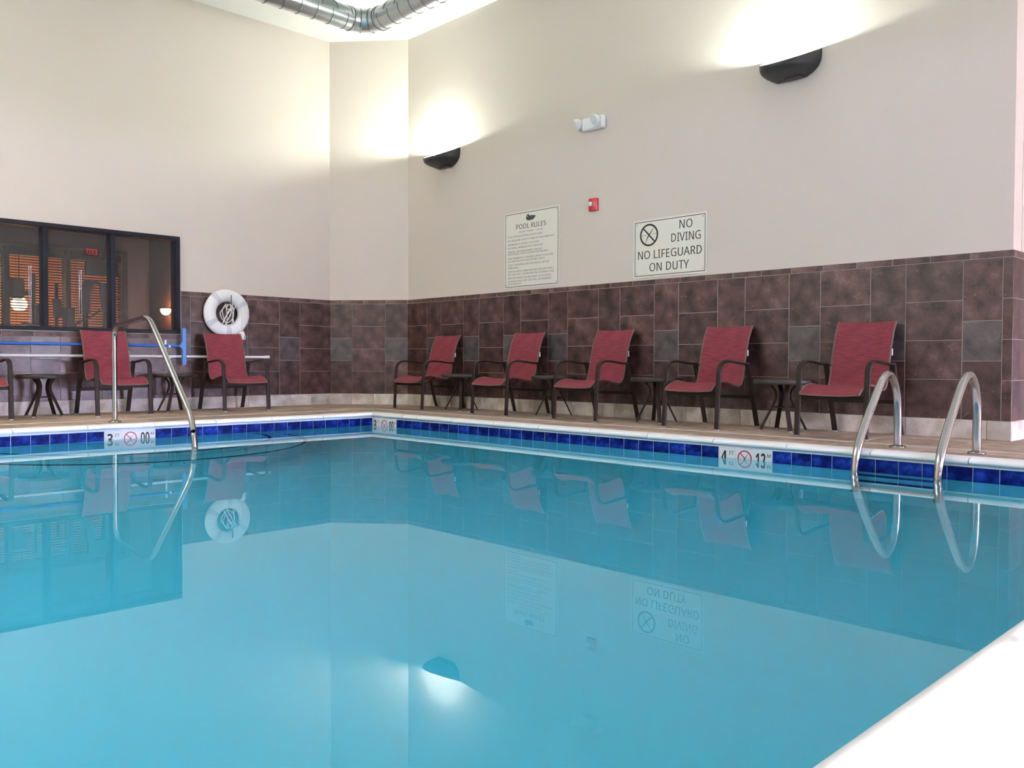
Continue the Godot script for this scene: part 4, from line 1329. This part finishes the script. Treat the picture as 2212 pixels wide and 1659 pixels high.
# ---------------------------------------------------------------- chairs and tables
func make_chair(label: String) -> Node3D:
	var o := thing("patio_chair", label, "chair", Vector3.ZERO, 0.0, "red sling patio chairs")
	var pf := rr(0.0105, 0.0235, 0.009)
	for s in [-1.0, 1.0]:
		var x: float = 0.278 * s
		add(o, "front_leg", MB.new().sweep([Vector3(x, 0.008, 0.335), Vector3(x, 0.25, 0.322), Vector3(x, 0.50, 0.306)], pf, Vector3.RIGHT), M.bronze)
		add(o, "arm", MB.new().sweep(smooth([Vector3(x, 0.50, 0.306), Vector3(x, 0.545, 0.296), Vector3(x, 0.580, 0.266), Vector3(x, 0.600, 0.218), Vector3(x, 0.604, 0.165), Vector3(x, 0.597, 0.05), Vector3(x, 0.584, -0.06), Vector3(x, 0.583, -0.168)], 5), pf, Vector3.RIGHT), M.bronze)
		add(o, "rear_leg", MB.new().sweep(smooth([Vector3(x, 0.592, -0.160), Vector3(x, 0.46, -0.205), Vector3(x, 0.30, -0.256), Vector3(x, 0.008, -0.345)], 5), pf, Vector3.RIGHT), M.bronze)
		for z in [0.335, -0.345]:
			add(o, "foot_glide", MB.new().box(Vector3(x, 0.005, z), Vector3(0.04, 0.010, 0.024), 0.002), M.foot)
	var prof := [Vector2(0.372, 0.342), Vector2(0.345, 0.366), Vector2(0.29, 0.398), Vector2(0.232, 0.414), Vector2(0.172, 0.420), Vector2(0.07, 0.404), Vector2(-0.02, 0.384), Vector2(-0.085, 0.377), Vector2(-0.128, 0.398), Vector2(-0.158, 0.455), Vector2(-0.180, 0.54), Vector2(-0.204, 0.65), Vector2(-0.233, 0.76), Vector2(-0.272, 0.855), Vector2(-0.318, 0.935)]
	var path := []
	for q in prof:
		path.append(Vector3(0, q.y, q.x))
	path = smooth(path, 3)
	var w := 0.240
	for s in [-1.0, 1.0]:
		var rail := []
		for q in path:
			rail.append(q + Vector3(w * s, 0, 0))
		add(o, "side_rail", MB.new().tube(rail, 0.008, 8), M.piping)
	# sling: a sagging sheet with two sides
	var m := MB.new()
	var nu := 8
	var grid := []
	var nrm := []
	var len := 0.0
	var ls := []
	for i in path.size():
		var tg: Vector3 = (path[mini(i + 1, path.size() - 1)] - path[maxi(i - 1, 0)]).normalized()
		var nn := tg.cross(Vector3.RIGHT).normalized()
		if nn.y < 0 and i < 10:
			nn = -nn
		if i > 0:
			len += (path[i] - path[i - 1]).length()
			if nn.dot(nrm[i - 1][0]) < 0:
				nn = -nn
		ls.append(len)
		var row := []
		var rn := []
		for k in nu + 1:
			var u := 2.0 * k / nu - 1.0
			row.append(path[i] + Vector3(u * (w - 0.004), 0, 0) - nn * 0.014 * (1 - u * u))
			rn.append(nn)
		grid.append(row)
		nrm.append(rn)
	for side in [1.0, -1.0]:
		for i in path.size() - 1:
			for k in nu:
				var P := [grid[i][k], grid[i][k + 1], grid[i + 1][k + 1], grid[i + 1][k]]
				var N := [nrm[i][k], nrm[i][k + 1], nrm[i + 1][k + 1], nrm[i + 1][k]]
				var U := [Vector2(0.42 * k / nu, ls[i]), Vector2(0.42 * (k + 1) / nu, ls[i]), Vector2(0.42 * (k + 1) / nu, ls[i + 1]), Vector2(0.42 * k / nu, ls[i + 1])]
				for q in 4:
					P[q] += N[q] * 0.002 * side
				var fn: Vector3 = (P[1] - P[0]).cross(P[2] - P[0])
				if fn.dot(N[0] * side) < 0:
					m.tri(P[0], P[2], P[1], N[0] * side, N[2] * side, N[1] * side, U[0], U[2], U[1])
					m.tri(P[0], P[3], P[2], N[0] * side, N[3] * side, N[2] * side, U[0], U[3], U[2])
				else:
					m.tri(P[0], P[1], P[2], N[0] * side, N[1] * side, N[2] * side, U[0], U[1], U[2])
					m.tri(P[0], P[2], P[3], N[0] * side, N[2] * side, N[3] * side, U[0], U[2], U[3])
	add(o, "sling", m, M.sling)
	var hem := []
	for k in nu + 1:
		hem.append(grid[0][k])
	add(o, "front_hem", MB.new().tube(hem, 0.006, 8), M.piping)
	add(o, "crossbar", MB.new().box(Vector3(0, 0.315, 0.300), Vector3(0.545, 0.030, 0.016), 0.004), M.bronze)
	add(o, "crossbar", MB.new().box(Vector3(0, 0.275, -0.250), Vector3(0.545, 0.030, 0.016), 0.004), M.bronze)
	for s in [-1.0, 1.0]:
		add(o, "side_bar", MB.new().tube(smooth([Vector3(0.262 * s, 0.315, 0.30), Vector3(0.252 * s, 0.352, 0.2), Vector3(0.245 * s, 0.388, 0.11)], 4), 0.009, 8), M.bronze)
		add(o, "bracket", MB.new().tube([Vector3(0.240 * s, 0.57, -0.187), Vector3(0.272 * s, 0.575, -0.172)], 0.010, 8), M.bronze)
	add(o, "care_tag", MB.new().box(Vector3(0.250, 0.68, -0.222), Vector3(0.004, 0.055, 0.016), 0.001), M.plastic)
	return o

func make_table(label: String) -> Node3D:
	var o := thing("side_table", label, "side table", Vector3.ZERO, 0.0, "small round brown side tables")
	add(o, "table_top", MB.new().lathe([Vector2(0.0, 0.412), Vector2(0.20, 0.412), Vector2(0.222, 0.404), Vector2(0.248, 0.404), Vector2(0.253, 0.410), Vector2(0.253, 0.440), Vector2(0.248, 0.446), Vector2(0.225, 0.447), Vector2(0.0, 0.445)], 48), M.bronze_top)
	var pf := rr(0.0075, 0.020, 0.006)
	for i in 4:
		var a := PI / 4 + PI / 2 * i
		var d := Vector3(cos(a), 0, sin(a))
		var p := []
		for q in [[0.115, 0.408], [0.100, 0.385], [0.072, 0.345], [0.066, 0.30], [0.078, 0.25], [0.115, 0.175], [0.160, 0.085], [0.198, 0.008]]:
			p.append(d * q[0] + Vector3.UP * q[1])
		add(o, "leg", MB.new().sweep(smooth(p, 4), pf, d.cross(Vector3.UP)), M.bronze)
		add(o, "foot_glide", MB.new().box(Vector3(d.x * 0.199, 0.005, d.z * 0.199), Vector3(0.026, 0.010, 0.026), 0.002), M.foot)
	var ring := []
	for i in 25:
		ring.append(Vector3(cos(TAU * i / 24) * 0.100, 0.205, sin(TAU * i / 24) * 0.100))
	add(o, "brace_ring", MB.new().sweep(ring, [Vector2(-0.004, -0.004), Vector2(0.004, -0.004), Vector2(0.004, 0.004), Vector2(-0.004, 0.004)], Vector3.UP, true, false), M.bronze)
	return o

func build_furniture() -> void:
	var c := make_chair("red sling chair on the right wall, nearest the pool ladder")
	c.position = Vector3(7.225, 0, 0.405)
	copy_of(c, "red sling chair second from the pool ladder, below the No Diving sign's right edge", Vector3(5.925, 0, 0.405), 0.0)
	copy_of(c, "red sling chair in the middle of the right row, between the two signs", Vector3(4.56, 0, 0.415), 0.0)
	copy_of(c, "red sling chair right of the Pool Rules sign's center, second from the room corner", Vector3(3.305, 0, 0.43), 0.0)
	copy_of(c, "red sling chair on the right wall closest to the room corner", Vector3(1.79, 0, 0.395), 0.0)
	copy_of(c, "red sling chair on the left wall standing under the white life ring", Vector3(0.47, 0, 2.368), PI / 2)
	copy_of(c, "red sling chair on the left wall directly behind the stair handrail", Vector3(0.44, 0, 3.765), PI / 2)
	copy_of(c, "red sling chair cut off by the left edge of the photo", Vector3(0.42, 0, 5.125), PI / 2)
	var t := make_table("round brown side table beside the chair nearest the pool ladder")
	t.position = Vector3(6.60, 0, 0.31)
	copy_of(t, "round brown side table below the left half of the No Diving sign", Vector3(5.25, 0, 0.31), 0.0)
	copy_of(t, "round brown side table below the right edge of the Pool Rules sign", Vector3(3.86, 0, 0.30), 0.0)
	copy_of(t, "round brown side table on the right wall nearest the room corner", Vector3(2.33, 0, 0.32), 0.0)
	copy_of(t, "round brown side table on the left wall, partly hidden by the slanting handrail", Vector3(0.31, 0, 3.03), 0.0)
	copy_of(t, "round brown side table on the left wall near the photo's left edge", Vector3(0.31, 0, 4.43), 0.0)


# ---------------------------------------------------------------- rails at the pool
func flange(o: Node3D, at: Vector3) -> void:
	add(o, "flange", MB.new().lathe([Vector2(0.0, 0.0), Vector2(0.056, 0.0), Vector2(0.056, 0.008), Vector2(0.050, 0.013), Vector2(0.033, 0.016), Vector2(0.030, 0.02), Vector2(0.0, 0.02)], 32, xf_at(at)), M.steel)

func build_pool_things() -> void:
	var h := thing("stair_handrail", "stainless steel stair handrail rising from the left deck into the pool", "handrail", Vector3.ZERO)
	add(h, "rail", MB.new().tube(bent([Vector3(1.72, 0.0, 4.2), Vector3(1.72, 0.925, 4.2), Vector3(2.575, 0.985, 4.2), Vector3(3.45, 0.13, 4.2), Vector3(3.515, -0.12, 4.2), Vector3(3.515, -0.305, 4.2)], 0.13, 10), 0.024, 20), M.steel)
	flange(h, Vector3(1.72, 0.0, 4.2))

	var l := thing("pool_ladder", "stainless steel pool ladder with two hooped grab rails at right", "ladder", Vector3.ZERO)
	for q in [[7.885, 0.0], [8.405, 0.04]]:
		var p := []
		for k in [[0.0, 1.10], [0.18, 1.103], [0.33, 1.115], [0.43, 1.155], [0.495, 1.215], [0.514, 1.28], [0.487, 1.352], [0.42, 1.43], [0.26, 1.575], [0.10, 1.705], [0.03, 1.748], [-0.06, 1.775], [-0.20, 1.785], [-0.95, 1.785]]:
			p.append(Vector3(q[0], k[0], k[1] + q[1]))
		add(l, "rail", MB.new().tube(smooth(p, 6), 0.0265, 20), M.steel)
		flange(l, Vector3(q[0], 0.0, 1.10 + q[1]))
	for y in [-0.24, -0.50, -0.76]:
		add(l, "tread", MB.new().box(Vector3(8.145, y, 1.80), Vector3(0.49, 0.03, 0.08), 0.006), M.black)
